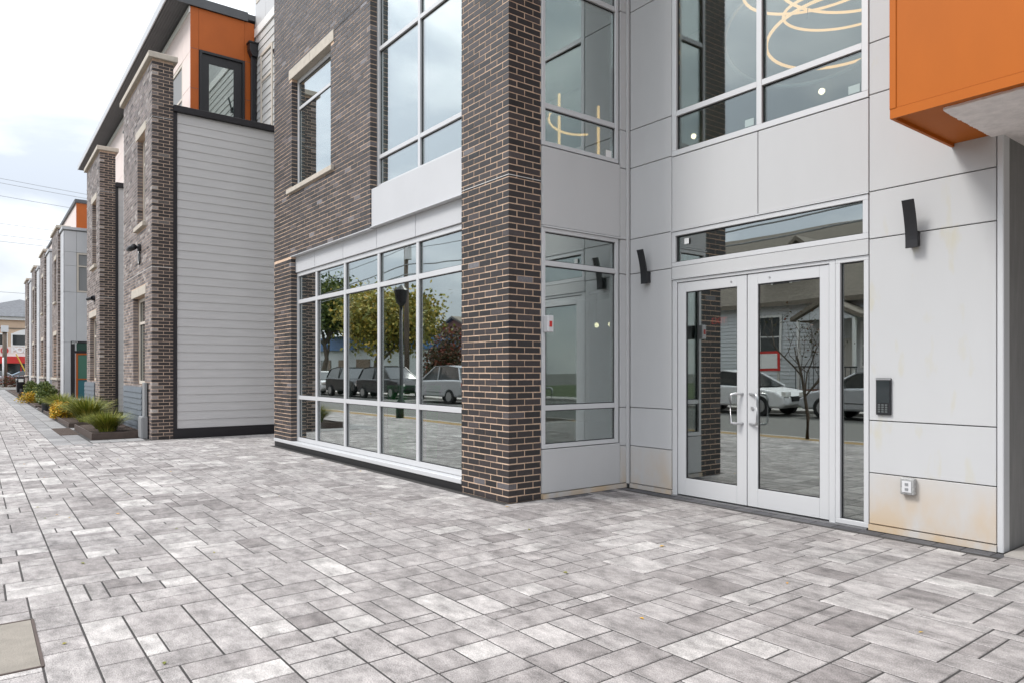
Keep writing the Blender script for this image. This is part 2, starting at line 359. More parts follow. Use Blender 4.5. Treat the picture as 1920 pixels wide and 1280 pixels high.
def brick_face(ax, plane, a_corner, a_far, z0, z1, corner_even, openings=(), joints=()):
    """list of brick boxes; corner_even: the even courses reach the corner"""
    res = []; k = 0; z = z0
    while z + PITCH - JOINT < z1 + .001:
        sgn = 1 if a_far > a_corner else -1
        at_corner = (k % 2 == 0) == corner_even
        if corner_even is None: st = a_corner; first = BLEN if k % 2 == 0 else BLEN / 2 - JOINT / 2
        else: st = a_corner if at_corner else a_corner + sgn * (BDEP + JOINT); first = BLEN
        for (lo, hi) in brick_row(st, a_far, z, openings, first):
            res.append((ax, plane, lo, hi, z, z + PITCH - JOINT, 0.0, BDEP))
        k += 1; z += PITCH
    return res
def brick_mb(bs):
    mb = MB()
    for b in bs:
        mb.tn = rtone(); ax, pl, a0, a1, z0, z1, d0, d1 = b; j = random.uniform(-.0014, .001)
        e = lambda: random.uniform(-.0016, .0016)
        wb(mb, ax, pl, a0 + e(), a1 + e(), z0 + e(), z1 + e(), j, d1)
    return mb
def brick_objects(bs, m, parent):
    for b in bs: brick_mb([b]).build('brick', m, parent, tone=True)

# ------------------------------------------------------------------ windows
def window(parent, ax, plane, a0, a1, z0, z1, vb=(), hb=(), fw=.06, depth=.10, frame='alu', glass='glass', rec=.035, name='window', hide_sub=False, cells=None, bar=.055, yaw=None):
    """outer frame is the part; mullions and panes are its sub-parts"""
    f = MB()
    wb(f, ax, plane, a0, a1, z0, z0 + fw, 0, depth); wb(f, ax, plane, a0, a1, z1 - fw, z1, 0, depth)
    wb(f, ax, plane, a0, a0 + fw, z0 + fw, z1 - fw, 0, depth); wb(f, ax, plane, a1 - fw, a1, z0 + fw, z1 - fw, 0, depth)
    fo = f.build(name, M[frame], parent); bevel(fo, .003)
    for x in vb: bevel(wb(MB(), ax, plane, x - bar / 2, x + bar / 2, z0 + fw, z1 - fw, .003, depth - .003).build('mullion', M[frame], fo), .003)
    A = [a0 + fw] + list(vb) + [a1 - fw]; Z = [z0 + fw] + list(hb) + [z1 - fw]
    for z in hb:
        for i in range(len(A) - 1):
            l = A[i] + (bar / 2 if i else 0); r = A[i + 1] - (bar / 2 if i < len(A) - 2 else 0)
            bevel(wb(MB(), ax, plane, l, r, z - bar / 2, z + bar / 2, .005, depth - .005).build('transom_bar', M[frame], fo), .003)
    for i in range(len(A) - 1):
        for j in range(len(Z) - 1):
            l = A[i] + (bar / 2 if i else 0); r = A[i + 1] - (bar / 2 if i < len(A) - 2 else 0)
            b = Z[j] + (bar / 2 if j else 0); t = Z[j + 1] - (bar / 2 if j < len(Z) - 2 else 0)
            g = MB(); q = .009
            wb(g, ax, plane, l, l + q, b, t, rec - .006, rec + .02); wb(g, ax, plane, r - q, r, b, t, rec - .006, rec + .02)
            wb(g, ax, plane, l + q, r - q, b, b + q, rec - .006, rec + .02); wb(g, ax, plane, l + q, r - q, t - q, t, rec - .006, rec + .02)
            g.build('gasket', M['gasket'], fo)
            p = wb(MB(), ax, plane, l + q, r - q, b + q, t - q, rec, rec + .012)
            po = p.build('pane', M[glass], fo, loc=((l + r) / 2 if ax == 'F' else plane - rec, plane + rec if ax == 'F' else (l + r) / 2, (b + t) / 2))
            # real panes never sit perfectly parallel
            tilt = random.uniform(-.0025, .0025) if yaw is None else yaw
            po.rotation_euler = (random.uniform(-.0015, .0015), 0, tilt)
    return fo

# ================================================================== GROUND
g = MB().box(-420, 300, -300, 300, -.6, -.16); structure(g.build('ground', M['earth']))
rd = MB().box(-420, 200, -10.4, -1.35, -.158, -.115); road = structure(rd.build('road', M['asphalt']))
k = MB(); x = -118.0
while x < 30:
    k.box(x, x + 2.985, -1.34, -1.19, -.15, 0.0); x += 3
structure(bevel(k.build('kerb', M['concrete']), .015))
k = MB(); x = -118.0
while x < 30:
    k.box(x, x + 2.985, -10.56, -10.41, -.15, 0.0); x += 3
structure(bevel(k.build('kerb', M['concrete']), .015))
structure(MB().box(-63, 3, -1.188, -.752, -.15, -.006).build('verge', M['litter']))
f = MB(); x = -118.0
while x < 30:
    f.box(x, x + 1.485, -12.2, -10.57, -.15, -.005); x += 1.5
structure(f.build('footpath', M['concrete']))
structure(MB().box(-118, 40, -60, -12.21, -.15, -.02).build('lawn', M['lawn']))
# cross street at the far left end
structure(MB().box(-78, -64, -1.34, 200, -.158, -.11).build('side_road', M['asphalt']))

# ---- paved forecourt and sidewalk, piece by piece
PX0, PX1, PY0, PY1 = -63.0, 3.0, -1.15, 9.0
CELL = .1
nx, ny = int((PX1 - PX0) / CELL), int((PY1 - PY0) / CELL)
def paved(x, y):
    if -4.64 < x < -3.86 and y < .25: return False
    if y < -.75: return False
    if x > -1.93: return y < 5.95
    if x > -5.70: return y < 5.90
    if x > -12.8: return y < 4.24
    if x > -15.2: return y < 9.0
    if y > 2.7: return False
    if 1.15 < y < 1.75: return False      # slab band
    if y >= 1.75: return False
    return True
occ = [[not paved(PX0 + (i + .5) * CELL, PY0 + (j + .5) * CELL) for j in range(ny)] for i in range(nx)]
prng = random.Random(11)
pavers = []
def add_paver(i, j, w, h, rot):
    if rot: i, j, w, h = j, i, h, w
    cells = [(i + a, j + b) for a in range(w) for b in range(h)]
    free = [c for c in cells if 0 <= c[0] < nx and 0 <= c[1] < ny and not occ[c[0]][c[1]]]
    if not free: return
    if len(free) < len(cells):          # cut pieces at the edges of the paved area
        i0 = min(c[0] for c in free); i1 = max(c[0] for c in free) + 1; j0 = min(c[1] for c in free); j1 = max(c[1] for c in free) + 1
        if (i1 - i0) * (j1 - j0) != len(free):
            for c in free: pavers.append((PX0 + c[0] * CELL, PX0 + (c[0] + 1) * CELL, PY0 + c[1] * CELL, PY0 + (c[1] + 1) * CELL))
            return
        i, j, w, h = i0, j0, i1 - i0, j1 - j0
    pavers.append((PX0 + i * CELL, PX0 + (i + w) * CELL, PY0 + j * CELL, PY0 + (j + h) * CELL))
def lay(i, j, w, h):
    """random ashlar: cut a panel into pieces with straight joints of limited length"""
    ok = (w, h) in ((2, 2), (3, 2), (2, 3), (3, 3), (4, 2), (5, 2), (4, 3), (2, 4), (5, 3), (1, 2), (2, 1), (3, 1), (1, 3), (4, 1))
    if ok and (w * h <= 6 or prng.random() < .72) and not (w * h == 9 and prng.random() < .3) or w * h <= 3:
        add_paver(i, j, w, h, False); return
    if w > h * 1.5 or (h <= w * 1.5 and prng.random() < .5 and w > 2):
        opts = [k for k in range(1, w) if (k >= 2 and w - k >= 2) or (h <= 3 and w - k >= 2 and prng.random() < .12)] or [max(1, w // 2)]
        k = prng.choice(opts); lay(i, j, k, h); lay(i + k, j, w - k, h)
    else:
        opts = [k for k in range(1, h) if (k >= 2 and h - k >= 2) or (w >= 2 and w <= 5 and prng.random() < .16)] or [max(1, h // 2)]
        k = prng.choice(opts); lay(i, j, w, k); lay(i, j + k, w, h - k)
j0 = 0; row = 0
while j0 < ny:
    hh = prng.choice((6, 8, 7, 9)); i0 = -prng.randint(0, 9)
    while i0 < nx:
        ww = prng.choice((8, 10, 11, 13, 9)); lay(i0, j0, ww, hh); i0 += ww
    j0 += hh
base = MB()
base.box(-63, 3, -.75, 9.0, -.16, -.0028)
pavement = structure(base.build('pavement', M['joint']))
def paver(mb, x0, x1, y0, y1, z=0.0, jt=.0036, ch=.0042):
    t = prng.random(); mb.tn = (min(1, max(0, prng.gauss(.5, .24))), t)
    x0 += jt; x1 -= jt; y0 += jt; y1 -= jt; z += prng.uniform(-.0012, .0012)
    i = len(mb.v); c = ch
    mb.v += [(x0, y0, z - .03), (x1, y0, z - .03), (x1, y1, z - .03), (x0, y1, z - .03),
             (x0, y0, z - c), (x1, y0, z - c), (x1, y1, z - c), (x0, y1, z - c),
             (x0 + c, y0 + c, z), (x1 - c, y0 + c, z), (x1 - c, y1 - c, z), (x0 + c, y1 - c, z)]
    mb.t += [mb.tn] * 12
    for q in range(4):
        w = (q + 1) % 4
        mb.f.append((i + q, i + w, i + 4 + w, i + 4 + q)); mb.f.append((i + 4 + q, i + 4 + w, i + 8 + w, i + 8 + q))
    mb.f.append((i + 8, i + 9, i + 10, i + 11))
# the pieces nearest the entrance forecourt are single parts
A = R(52.633); FX, FY, RX, RY = -math.sin(A), math.cos(A), math.cos(A), math.sin(A)
def shown(p):
    x, y = (p[0] + p[1]) / 2, (p[2] + p[3]) / 2; z = x * FX + y * FY; r = x * RX + y * RY
    if z < .8 or abs(r / z) > .80 or 1.35 / z > .49: return 0
    return (p[1] - p[0]) * (p[3] - p[2]) / z ** 3
pavers.sort(key=shown, reverse=True)
for p in pavers[:300]:
    b = MB(); paver(b, *p); b.build('paver', M['paver'], pavement, tone=True)
b = MB()
for p in pavers[300:]: paver(b, *p)
b.build('paver', M['paver'], pavement, tone=True, kind='stuff')
# charcoal soldier course along the entrance wall and the return wall
b = MB(); x = -5.57
while x < -1.8:
    paver(b, x, x + .2, 5.905, 6.035); x += .2
y = 4.80
while y < 5.9:
    paver(b, -5.695, -5.575, y, y + .2); y += .2
b.build('border_paver', M['dark_paver'], pavement, tone=True, kind='stuff')
# slab band beside the planting beds
b = MB(); x = -63.0
while x < -15.25:
    paver(b, x, x + .6, 1.15, 1.45); paver(b, x + .3, x + .9, 1.45, 1.75); x += .6
b.build('slab', M['slab'], pavement, tone=True, kind='stuff')
b = MB()
for x0 in (-15.85, -19.6, -24.6, -31.0, -38.5):
    for q in range(3): paver(b, x0, x0 + .55, 1.77 + .3 * q, 2.07 + .3 * q)
b.build('slab', M['slab'], pavement, tone=True, kind='stuff')
cv = thing('utility_cover', 'square tan concrete utility cover set flush in the pavers', 'utility cover', (-4.25, -.1, 0))
put(MB().box(-4.62, -3.87, -.49, .242, -.02, .002).build('cover_plate', mat('weathered_concrete', (.265, .24, .205), .85, nscale=5, namp=.2, bump=.4, bscale=120)), cv)
f = MB(); f.box(-4.635, -4.622, -.5, .255, -.02, .004); f.box(-3.868, -3.855, -.5, .255, -.02, .004); f.box(-4.622, -3.868, .244, .257, -.02, .004)
put(f.build('rim', M['corten']), cv)
lf = MB(); lr = random.Random(5)
for _ in range(45):
    x = lr.uniform(-14, -.5); y = lr.choice((lr.uniform(-.1, 1.6), lr.uniform(0, 4.2), lr.uniform(4.0, 4.22)))
    if x > -2.2 and y > 4.5: continue
    a = lr.uniform(0, 6.3); w = lr.uniform(.006, .014); l = w * lr.uniform(1.4, 2.2); lf.tn = (lr.random(), lr.random())
    c, sn = math.cos(a), math.sin(a); P = lambda u, v, h: (x + c * u - sn * v, y + sn * u + c * v, .003 + h)
    lf.quad(P(-l, 0, .001), P(0, -w, .004), P(l, 0, .002), P(0, w, .005))
lo = lf.build('fallen_leaves', M['flower'], tone=True, kind='stuff'); lo['label'] = 'scattered small yellow leaf bits lying on the pavers'; lo['category'] = 'leaves'
# concrete apron of the covered drive
structure(MB().box(-1.9, 8, 5.96, 14, -.012, .018).build('driveway', M['concrete']))

# ================================================================== APARTMENT BUILDING
AB = thing('apartment_building', 'grey panelled and dark brick apartment building with glass entrance doors and orange bay', 'building')
BY = 4.33                       # brick face
SY = 4.43                       # storefront face
DY = 6.05                       # entrance wall face
RXP = -5.70                     # return wall face
# --- brick pier beside the entrance
PXR, PXL = -5.725, -6.60
m = MB(); m.box(PXL + .003, PXR - .003, BY + .003, 4.753, 0, 10.0)
pier = m.build('brick_pier', M['mortar'], AB)
fr = brick_face('F', BY, PXR, PXL, .004, 10.0, True)
ri = brick_face('R', PXR, BY, 4.756, .004, 10.0, False)
near = sorted([b for b in fr + ri if b[4] < 5.3], key=lambda b: -((b[3] - b[2]) * (1.0 if b[0] == 'R' else .62) / (1 + .03 * abs(b[4] - 1.4))))
ids = set(id(b) for b in near[:300])
brick_objects([b for b in fr + ri if id(b) in ids], M['brick'], pier)
brick_mb([b for b in fr + ri if id(b) not in ids]).build('brick', M['brick'], pier, tone=True, kind='stuff')
MB().box(PXL - .002, PXR + .004, BY - .004, 4.752, 3.349, 3.3545).build('movement_joint', M['white'], pier)
# --- brick wall left of the glazing
WX0, WX1, BX = -12.79, -8.885, -11.93
OP = (-11.90, -10.24, 4.47, 6.345)
m = MB()
m.box(WX0 + .003, BX - .003, BY + .003, BY + .25, .15, 3.31)
m.box(WX0 + .003, OP[0] - .003, BY + .003, BY + .25, 3.31, 10); m.box(OP[1] + .003, WX1 - .003, BY + .003, BY + .25, 3.31, 10)
m.box(OP[0] - .003, OP[1] + .003, BY + .003, BY + .25, 3.31, OP[2] - .005); m.box(OP[0] - .003, OP[1] + .003, BY + .003, BY + .25, 6.53, 10)
bw = m.build('brick_wall', M['mortar'], AB)
bs = brick_face('F', BY, BX, WX0, .15, 3.30, None) + brick_face('F', BY, WX1, WX0, 3.318, 9.98, None, [OP, (-12.02, -10.12, 6.345, 6.53), (-12.05, -10.12, 4.38, 4.47)])
brick_mb(bs).build('brick', M['brick_w_sheen'], bw, tone=True, kind='stuff')
bevel(MB().box(-12.02, -11.07, BY - .012, BY + .2, 6.35, 6.525).build('lintel', M['stone'], bw), .006)
bevel(MB().box(-11.067, -10.12, BY - .012, BY + .2, 6.35, 6.525).build('lintel', M['stone'], bw), .006)
bevel(MB().box(-12.05, -10.12, BY - .05, BY + .16, 4.385, 4.465).build('sill', M['stone'], bw), .006)
MB().box(WX0, -12.03, BY - .003, BY + .02, 6.492, 6.503).build('movement_joint', M['gasket'], bw)
MB().box(-10.11, WX1, BY - .003, BY + .02, 6.492, 6.503).build('movement_joint', M['gasket'], bw)
MB().box(BX - .02, WX1, BY - .012, BY + .1, 3.300, 3.312).build('lintel_plate', M['alu'], bw)
window(AB, 'F', BY + .095, -11.89, -10.25, 4.47, 6.345, hb=(5.84,), fw=.07, glass='glass_u', rec=.022)
# --- storefront
sf = window(AB, 'F', SY, -11.93, PXL, .15, 3.03, vb=(-11.07, -9.96, -8.845, -7.77), hb=(.90, 2.53), fw=.065, depth=.12, name='storefront_window', bar=.065)
sb = MB().box(WX0, PXL, BY + .01, BY + .11, 0, .085).build('base_kerb', M['gasket'], AB)
bevel(MB().box(WX0 - .002, PXL, BY - .01, SY + .06, .087, .145).build('sill_flashing', M['alu'], AB), .006)
cw = MB(); cw.box(BX, PXL, BY + .10, BY + .16, 3.03, 3.86)
clad = cw.build('cladding_wall', M['backing'], AB)
for a0, a1 in ((BX, -11.07), (-11.07, -9.96), (-9.96, -8.845), (-8.845, -7.77), (-7.77, PXL)):
    bevel(MB().box(a0 + .005, a1 - .005, BY + .075, BY + .1, 3.034, 3.31).build('cladding_panel', M['panel_lt'], clad), .003)
bevel(MB().box(WX1 + .004, PXL, BY + .015, BY + .099, 3.325, 3.845).build('cladding_panel', M['panel_lt'], clad), .004)
MB().box(WX1, PXL, BY - .008, BY + .09, 3.312, 3.323).build('drip_edge', M['alu'], clad)
window(AB, 'F', SY, WX1, PXL, 3.85, 9.0, vb=(-7.73,), hb=(4.29, 5.78, 7.3), fw=.06, glass='glass_u', depth=.12)
# --- return wall (faces +X)
cw = MB(); cw.box(RXP - .09, RXP - .03, 4.76, 6.10, 0, .52); cw.box(RXP - .09, RXP - .03, 4.76, 6.10, 2.88, 3.73); cw.box(RXP - .09, RXP - .03, 5.90, 6.10, .52, 2.88); cw.box(RXP - .09, RXP - .03, 5.90, 6.10, 3.73, 10)
cw.box(RXP - .09, RXP - .03, 4.76, 5.9, 6.6, 10)
rw = cw.build('cladding_wall', M['backing'], AB)
LV = [.057, .489, .932, 2.466, 2.867, 3.69, 4.13, 5.5, 7.0, 8.5, 10]
g2 = .004
def panel(parent, ax, pl, a0, a1, z0, z1, m='panel', dp=.03):
    return bevel(wb(MB(), ax, pl, a0 + g2, a1 - g2, z0 + g2, z1 - g2, 0, dp).build('cladding_panel', M[m], parent), .003)
for z0, z1 in zip(LV[:-1], LV[1:]): panel(rw, 'R', RXP, 5.925, 6.04, z0, z1, 'panel_base' if z1 < .5 else 'panel')
panel(rw, 'R', RXP, 4.757, 5.925, .057, .525, 'panel'); panel(rw, 'R', RXP, 4.757, 5.925, 2.885, 3.725); panel(rw, 'R', RXP, 4.757, 5.925, 6.6, 10)
MB().box(RXP - .03, RXP + .012, 4.757, 6.02, 0.004, .052).build('base_trim', M['panel_base'], rw)
MB().box(RXP - .03, RXP + .014, 4.757, 5.93, 2.868, 2.882).build('drip_edge', M['alu'], rw)
window(AB, 'R', RXP - .004, 4.757, 5.90, .53, 2.866, hb=(.96, 2.49), fw=.045, bar=.055)
wr = window(AB, 'R', RXP - .004, 4.757, 5.90, 3.735, 6.6, hb=(4.16, 5.5), fw=.045, bar=.055, glass='glass_u')
MB().box(RXP - .0395, RXP - .038, 5.73, 5.82, 3.79, 3.87).build('sticker', M['sticker'], wr)
# --- entrance wall (faces the street)
cw = MB()
cw.box(-5.73, -5.05, DY + .03, DY + .10, 0, 10); cw.box(-2.92, -1.965, DY + .03, DY + .10, 0, 10)
cw.box(-5.05, -2.92, DY + .03, DY + .10, 2.86, 3.67); cw.box(-5.05, -2.92, DY + .03, DY + .10, 7.02, 10)
ew = cw.build('cladding_wall', M['backing'], AB)
for z0, z1 in zip(LV[:-1], LV[1:]):
    panel(ew, 'F', DY, -5.665, -5.05, z0, z1, 'panel_base' if z1 < .5 else 'panel')
    panel(ew, 'F', DY, -2.918, -1.975, z0, z1, 'panel_base' if z1 < .5 else 'panel_streak')
MB().box(-5.697, -5.668, DY - .03, DY - .002, .05, 10).build('corner_trim', M['panel'], ew)
panel(ew, 'F', DY, -5.05, -3.987, 2.867, 3.675); panel(ew, 'F', DY, -3.987, -2.918, 2.867, 3.675)
panel(ew, 'F', DY, -5.05, -3.987, 7.03, 10); panel(ew, 'F', DY, -3.987, -2.918, 7.03, 10)
MB().box(-5.66, -5.05, DY - .012, DY + .03, .004, .052).build('base_trim', M['panel_base'], ew)
MB().box(-2.918, -1.975, DY - .012, DY + .03, .004, .052).build('base_trim', M['panel_base'], ew)
MB().box(-5.052, -2.918, DY - .015, DY + .03, 2.858, 2.868).build('drip_edge', M['alu'], ew)
bevel(MB().box(-1.973, -1.93, DY - .004, DY + .12, 0, 3.10).build('corner_trim', M['alu'], ew), .006)
uw = window(AB, 'F', DY - .004, -5.045, -2.922, 3.68, 7.02, vb=(-3.975,), hb=(4.135, 5.5), fw=.058, bar=.058, glass='glass_l', yaw=-.014)
for (sx, sz) in ((-4.10, 3.76), (-3.06, 3.76)): MB().box(sx - .05, sx + .05, DY + .028, DY + .0295, sz, sz + .07).build('sticker', M['sticker'], uw)
tw = window(AB, 'F', DY - .004, -5.045, -2.922, 2.475, 2.855, fw=.048, bar=.05, glass='glass_d', name='transom_window', yaw=-.014)
MB().box(-4.90, -4.84, DY + .028, DY + .0295, 2.71, 2.77).build('sticker', M['sticker'], tw)
bevel(MB().box(-5.045, -2.922, DY - .002, DY + .09, 2.345, 2.472).build('door_header', M['panel'], AB), .003)
MB().box(-5.046, -2.921, DY - .012, DY + .05, 2.337, 2.345).build('drip_edge', M['alu'], AB)
df = MB(); df.box(-5.045, -4.985, DY + .004, DY + .10, 0, 2.335); df.box(-3.272, -3.215, DY + .004, DY + .10, 0, 2.335); df.box(-4.985, -3.272, DY + .004, DY + .10, 2.302, 2.335)
bevel(df.build('door_frame', M['alu'], AB), .003)
MB().box(-5.04, -2.93, DY - .02, DY + .09, .0, .012).build('threshold', M['alu_hi'], AB)
window(AB, 'F', DY + .002, -3.213, -2.922, .014, 2.335, fw=.042, glass='glass_d', name='sidelight')
def leaf(x0, x1, g0, g1, hx, sgn):
    lf = MB(); y0, y1 = DY + .016, DY + .062; zb, zt = .022, 2.297
    lf.box(x0, g0, y0, y1, zb, zt); lf.box(g1, x1, y0, y1, zb, zt); lf.box(g0, g1, y0, y1, zb, .203); lf.box(g0, g1, y0, y1, 2.192, zt)
    lo = bevel(lf.build('door_leaf', M['alu'], AB), .003)
    MB().box(g0 + .009, g1 - .009, y0 + .018, y0 + .028, .212, 2.183).build('pane', M['glass_d'], lo)
    gk = MB(); gk.box(g0, g0 + .009, y0 + .012, y1 - .01, .203, 2.192); gk.box(g1 - .009, g1, y0 + .012, y1 - .01, .203, 2.192)
    gk.box(g0 + .009, g1 - .009, y0 + .012, y1 - .01, .203, .212); gk.box(g0 + .009, g1 - .009, y0 + .012, y1 - .01, 2.183, 2.192)
    gk.build('gasket', M['gasket'], lo)
    lat, pr = (-.085, .085) if sgn < 0 else (.125, .07)
    def D(yb, s):
        return [(hx, yb, 1.125), (hx + lat * .72, yb - s * pr * .8, 1.125), (hx + lat * .93, yb - s * pr * .97, 1.117), (hx + lat, yb - s * pr, 1.095), (hx + lat, yb - s * pr, .86), (hx + lat * .93, yb - s * pr * .97, .838), (hx + lat * .72, yb - s * pr * .8, .83), (hx, yb, .83)]
    MB().tube(D(y0, 1), .0125, 10).build('pull_handle', M['alu_hi'], lo, smooth=True)
    MB().tube(D(y1, -1), .0125, 10).build('pull_handle', M['alu_hi'], lo, smooth=True)
    return lo
l1 = leaf(-4.978, -4.122, -4.872, -4.234, -4.165, -1)
l2 = leaf(-4.113, -3.277, -3.998, -3.367, -4.085, 1)
MB().cyl((-4.055, DY + .018, .985), .017, -.012, 'y', 16).build('lock_cylinder', M['alu_hi'], l2)
for lo, x in ((l1, -4.30), (l2, -3.87)): MB().cyl((x, DY + .018, 2.245), .009, -.008, 'y', 12).build('screw_head', M['alu_hi'], lo)
# --- passage wall, soffit, orange bay
MB().box(-2.05, -1.932, DY + .10, 14, 0, 3.10).build('passage_wall', M['stucco_d'], AB)
MB().box(-2.05, 8, 14, 14.2, 0, 3.1).build('passage_wall', M['stucco_d'], AB)
ob = MB(); OX, OYf = -2.277, 5.03
ob.box(OX, 7.0, OYf, OYf + .04, 3.155, 9.0); ob.box(OX, OX + .04, OYf + .04, DY - .002, 3.155, 9.0); ob.box(OX + .04, 7, OYf + .05, DY - .01, 8.9, 9.0)
bay = ob.build('orange_bay', M['orange'], AB)
bevel(MB().box(OX - .006, OX + .038, OYf - .008, OYf + .03, 3.15, 9.0).build('corner_trim', M['orange'], bay), .003)
sk = MB(); sk.box(OX - .004, 7, OYf - .004, OYf + .018, 3.085, 3.152); sk.box(OX - .004, OX + .018, OYf + .018, DY - .003, 3.085, 3.152)
sk.build('bottom_trim', M['orange'], bay)
bb = MB(); bb.box(OX + .018, 7, OYf + .018, OYf + .16, 3.11, 3.15); bb.box(OX + .018, OX + .30, OYf + .16, DY - .003, 3.11, 3.15)
bb.build('underside_border', M['orange'], bay)
# stucco soffit with a ragged trowelled edge
st = MB(); pts = []
yy = OYf + .13; x = 7.0
pts.append((7.0, 14)); pts.append((-2.0, 14)); pts.append((-2.0, DY - .004))
rr = random.Random(3)
y = DY - .004
while y > OYf + .16: pts.append((OX + .27 + rr.uniform(-.005, .005), y)); y -= .016
x = OX + .28
while x < 2: pts.append((x, yy + rr.uniform(-.004, .004))); x += .03
pts.append((7.0, yy))
st.prism(pts, 'z', 3.094, 3.16); st.build('soffit', M['stucco'], AB)
# --- body of the building behind the facades (rooms behind the glass)
sh = MB()
sh.box(WX0, WX0 + .2, BY + .25, 12, 0, 10); sh.box(WX0, 7, 14.2, 14.4, 0, 10); sh.box(WX0 + .2, 7, 12, 12.15, 0, 3.2); sh.box(WX0 + .2, 7, 10.6, 10.75, 3.6, 10)
sh.box(WX0, 7, BY + .25, 14.2, 10, 10.25); sh.box(6.9, 7.0, DY, 14, 3.2, 10); sh.box(-1.93, 7, DY + .1, DY + .2, 3.2, 10)
sh.box(WX0, -8.9, BY + .25, BY + .35, 7.5, 10)
sh.build('inner_wall', M['room'], AB)
fl = MB(); fl.box(WX0 + .2, -5.75, SY + .12, 12, .0, .13); fl.box(-5.6, -2.06, DY + .1, 12, -.1, .008)
fl.build('interior_floor', M['roomfloor'], AB)
ce = MB(); ce.box(WX0 + .2, -5.80, SY + .14, 12, 3.06, 3.6); ce.box(-5.80, -2.06, DY + .12, 14, 2.9, 3.62); ce.box(-2.06, 7, DY + .12, 14, 3.18, 3.62); ce.box(WX0 + .2, 7, SY + .2, 14, 7.6, 7.75)
ce.build('interior_ceiling', M['ceil'], AB)
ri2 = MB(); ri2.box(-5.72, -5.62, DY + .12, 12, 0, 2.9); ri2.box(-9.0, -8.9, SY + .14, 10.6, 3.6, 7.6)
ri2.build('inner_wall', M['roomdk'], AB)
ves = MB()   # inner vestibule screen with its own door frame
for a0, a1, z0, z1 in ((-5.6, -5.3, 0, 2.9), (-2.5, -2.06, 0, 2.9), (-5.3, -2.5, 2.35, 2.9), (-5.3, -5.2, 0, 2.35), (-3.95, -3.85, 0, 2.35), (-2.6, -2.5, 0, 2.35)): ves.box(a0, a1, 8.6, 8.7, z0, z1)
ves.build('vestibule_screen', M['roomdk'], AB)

# ================================================================== fittings on the entrance walls
def sconce(loc, face, label):
    t = thing('wall_sconce', label, 'wall light', loc, 'curved black wall sconces')
    rot = {'F': 0}[face]
    pl = MB(); n = 12; w = .046; pr = []
    for i in range(n + 1):
        u = i / n; d = -(.062 + .088 * max(0, u - .12) ** 1.7); pr.append((d, u * .375))
    prof = [(d, z) for d, z in pr] + [(d - .014, z) for d, z in reversed(pr)]
    pl.prism(prof, 'x', -w, w)
    bevel(pl.build('shade_plate', M['black'], t), .002)
    bevel(MB().box(-.036, .036, -.064, .0, .012, .135).build('mount_box', M['black'], t), .003)
    return t
s1 = sconce((-5.385, DY - .001, 2.325), 'F', 'curved black wall sconce in the recessed corner left of the glass doors')
s2 = sconce((-2.545, DY - .001, 2.335), 'F', 'curved black wall sconce on the pale wall right of the doors, above the keypad')
it = thing('intercom', 'black glass door intercom with metal keypad beside the entrance', 'intercom', (-2.79, DY - .02, .985))
bevel(put(MB().box(-2.85, -2.73, DY - .022, DY, .985, 1.292).build('housing', M['black']), it), .003)
put(MB().box(-2.842, -2.738, DY - .025, DY - .0225, 1.085, 1.27).build('screen', M['darkglass']), it)
put(MB().box(-2.85, -2.73, DY - .026, DY - .0225, 1.276, 1.290).build('top_bar', M['alu_hi']), it)
for r_ in range(4):
    for c_ in range(3):
        put(MB().box(-2.832 + c_ * .029, -2.812 + c_ * .029, DY - .027, DY - .0225, 1.005 + r_ * .019, 1.018 + r_ * .019).build('key', M['greyplastic']), it)
ou = thing('outlet_box', 'clear bubble covered power outlet low on the stained wall', 'outlet', (-2.59, DY, .41))
bevel(put(MB().box(-2.645, -2.535, DY - .05, DY, .348, .485).build('bubble_cover', M['clear']), ou), .012, 3)
put(MB().box(-2.625, -2.555, DY - .056, DY - .049, .37, .46).build('face_plate', M['boxgrey']), ou)
put(MB().box(-2.602, -2.578, DY - .060, DY - .0555, .385, .405).build('socket', M['backing']), ou)
put(MB().box(-2.602, -2.578, DY - .060, DY - .0555, .425, .445).build('socket', M['backing']), ou)
al = thing('alarm_box', 'light grey wall box with a red square on the back edge of the brick pier', 'alarm box', (-5.66, 4.80, 1.75))
bevel(put(MB().box(-5.70, -5.62, 4.765, 4.845, 1.755, 1.93).build('housing', M['boxgrey']), al), .006)
put(MB().box(-5.619, -5.616, 4.785, 4.82, 1.81, 1.87).build('red_square', M['red']), al)

# ---- lamps and things behind the glass
ch = thing('ring_chandelier', 'chandelier of looping lit rings behind the upper entrance window', 'chandelier', (-4.2, 8.0, 5.3))
def ring(cx, cy_, cz, r, tx, ty, mm, w=.035, a0=0, a1=360):
    mb = MB(); pts = []
    n = 48; rot = Matrix.Rotation(R(tx), 3, 'X') @ Matrix.Rotation(R(ty), 3, 'Y')
    full = a1 - a0 >= 360
    for i in range(n if full else n + 1):
        a = R(a0 + (a1 - a0) * i / n); pts.append(Vector((cx, cy_, cz)) + rot @ Vector((r * math.cos(a), r * math.sin(a), 0)))
    mb.tube(pts, w, 8, closed=full); return put(mb.build('ring', M[mm], smooth=True), ch)
ring(-4.35, 8.0, 6.05, .95, 5, -4, 'led', .018); ring(-4.15, 8.1, 5.92, .78, -5, 5, 'led', .018); ring(-4.2, 8.0, 5.28, .80, -3, -5, 'led', .018); ring(-4.25, 8.1, 5.6, .62, 3, 4, 'led', .016); ring(-4.55, 7.9, 5.5, .95, 64, 24, 'alu', .022)
for i, (x, y) in enumerate(((-4.6, 8.0), (-3.8, 7.7), (-3.9, 8.4))): put(MB().tube([(x, y, 5.6), (x * .5 - 2.1, 8.0, 7.6)], .004, 4).build('suspension_wire', M['gasket']), ch)
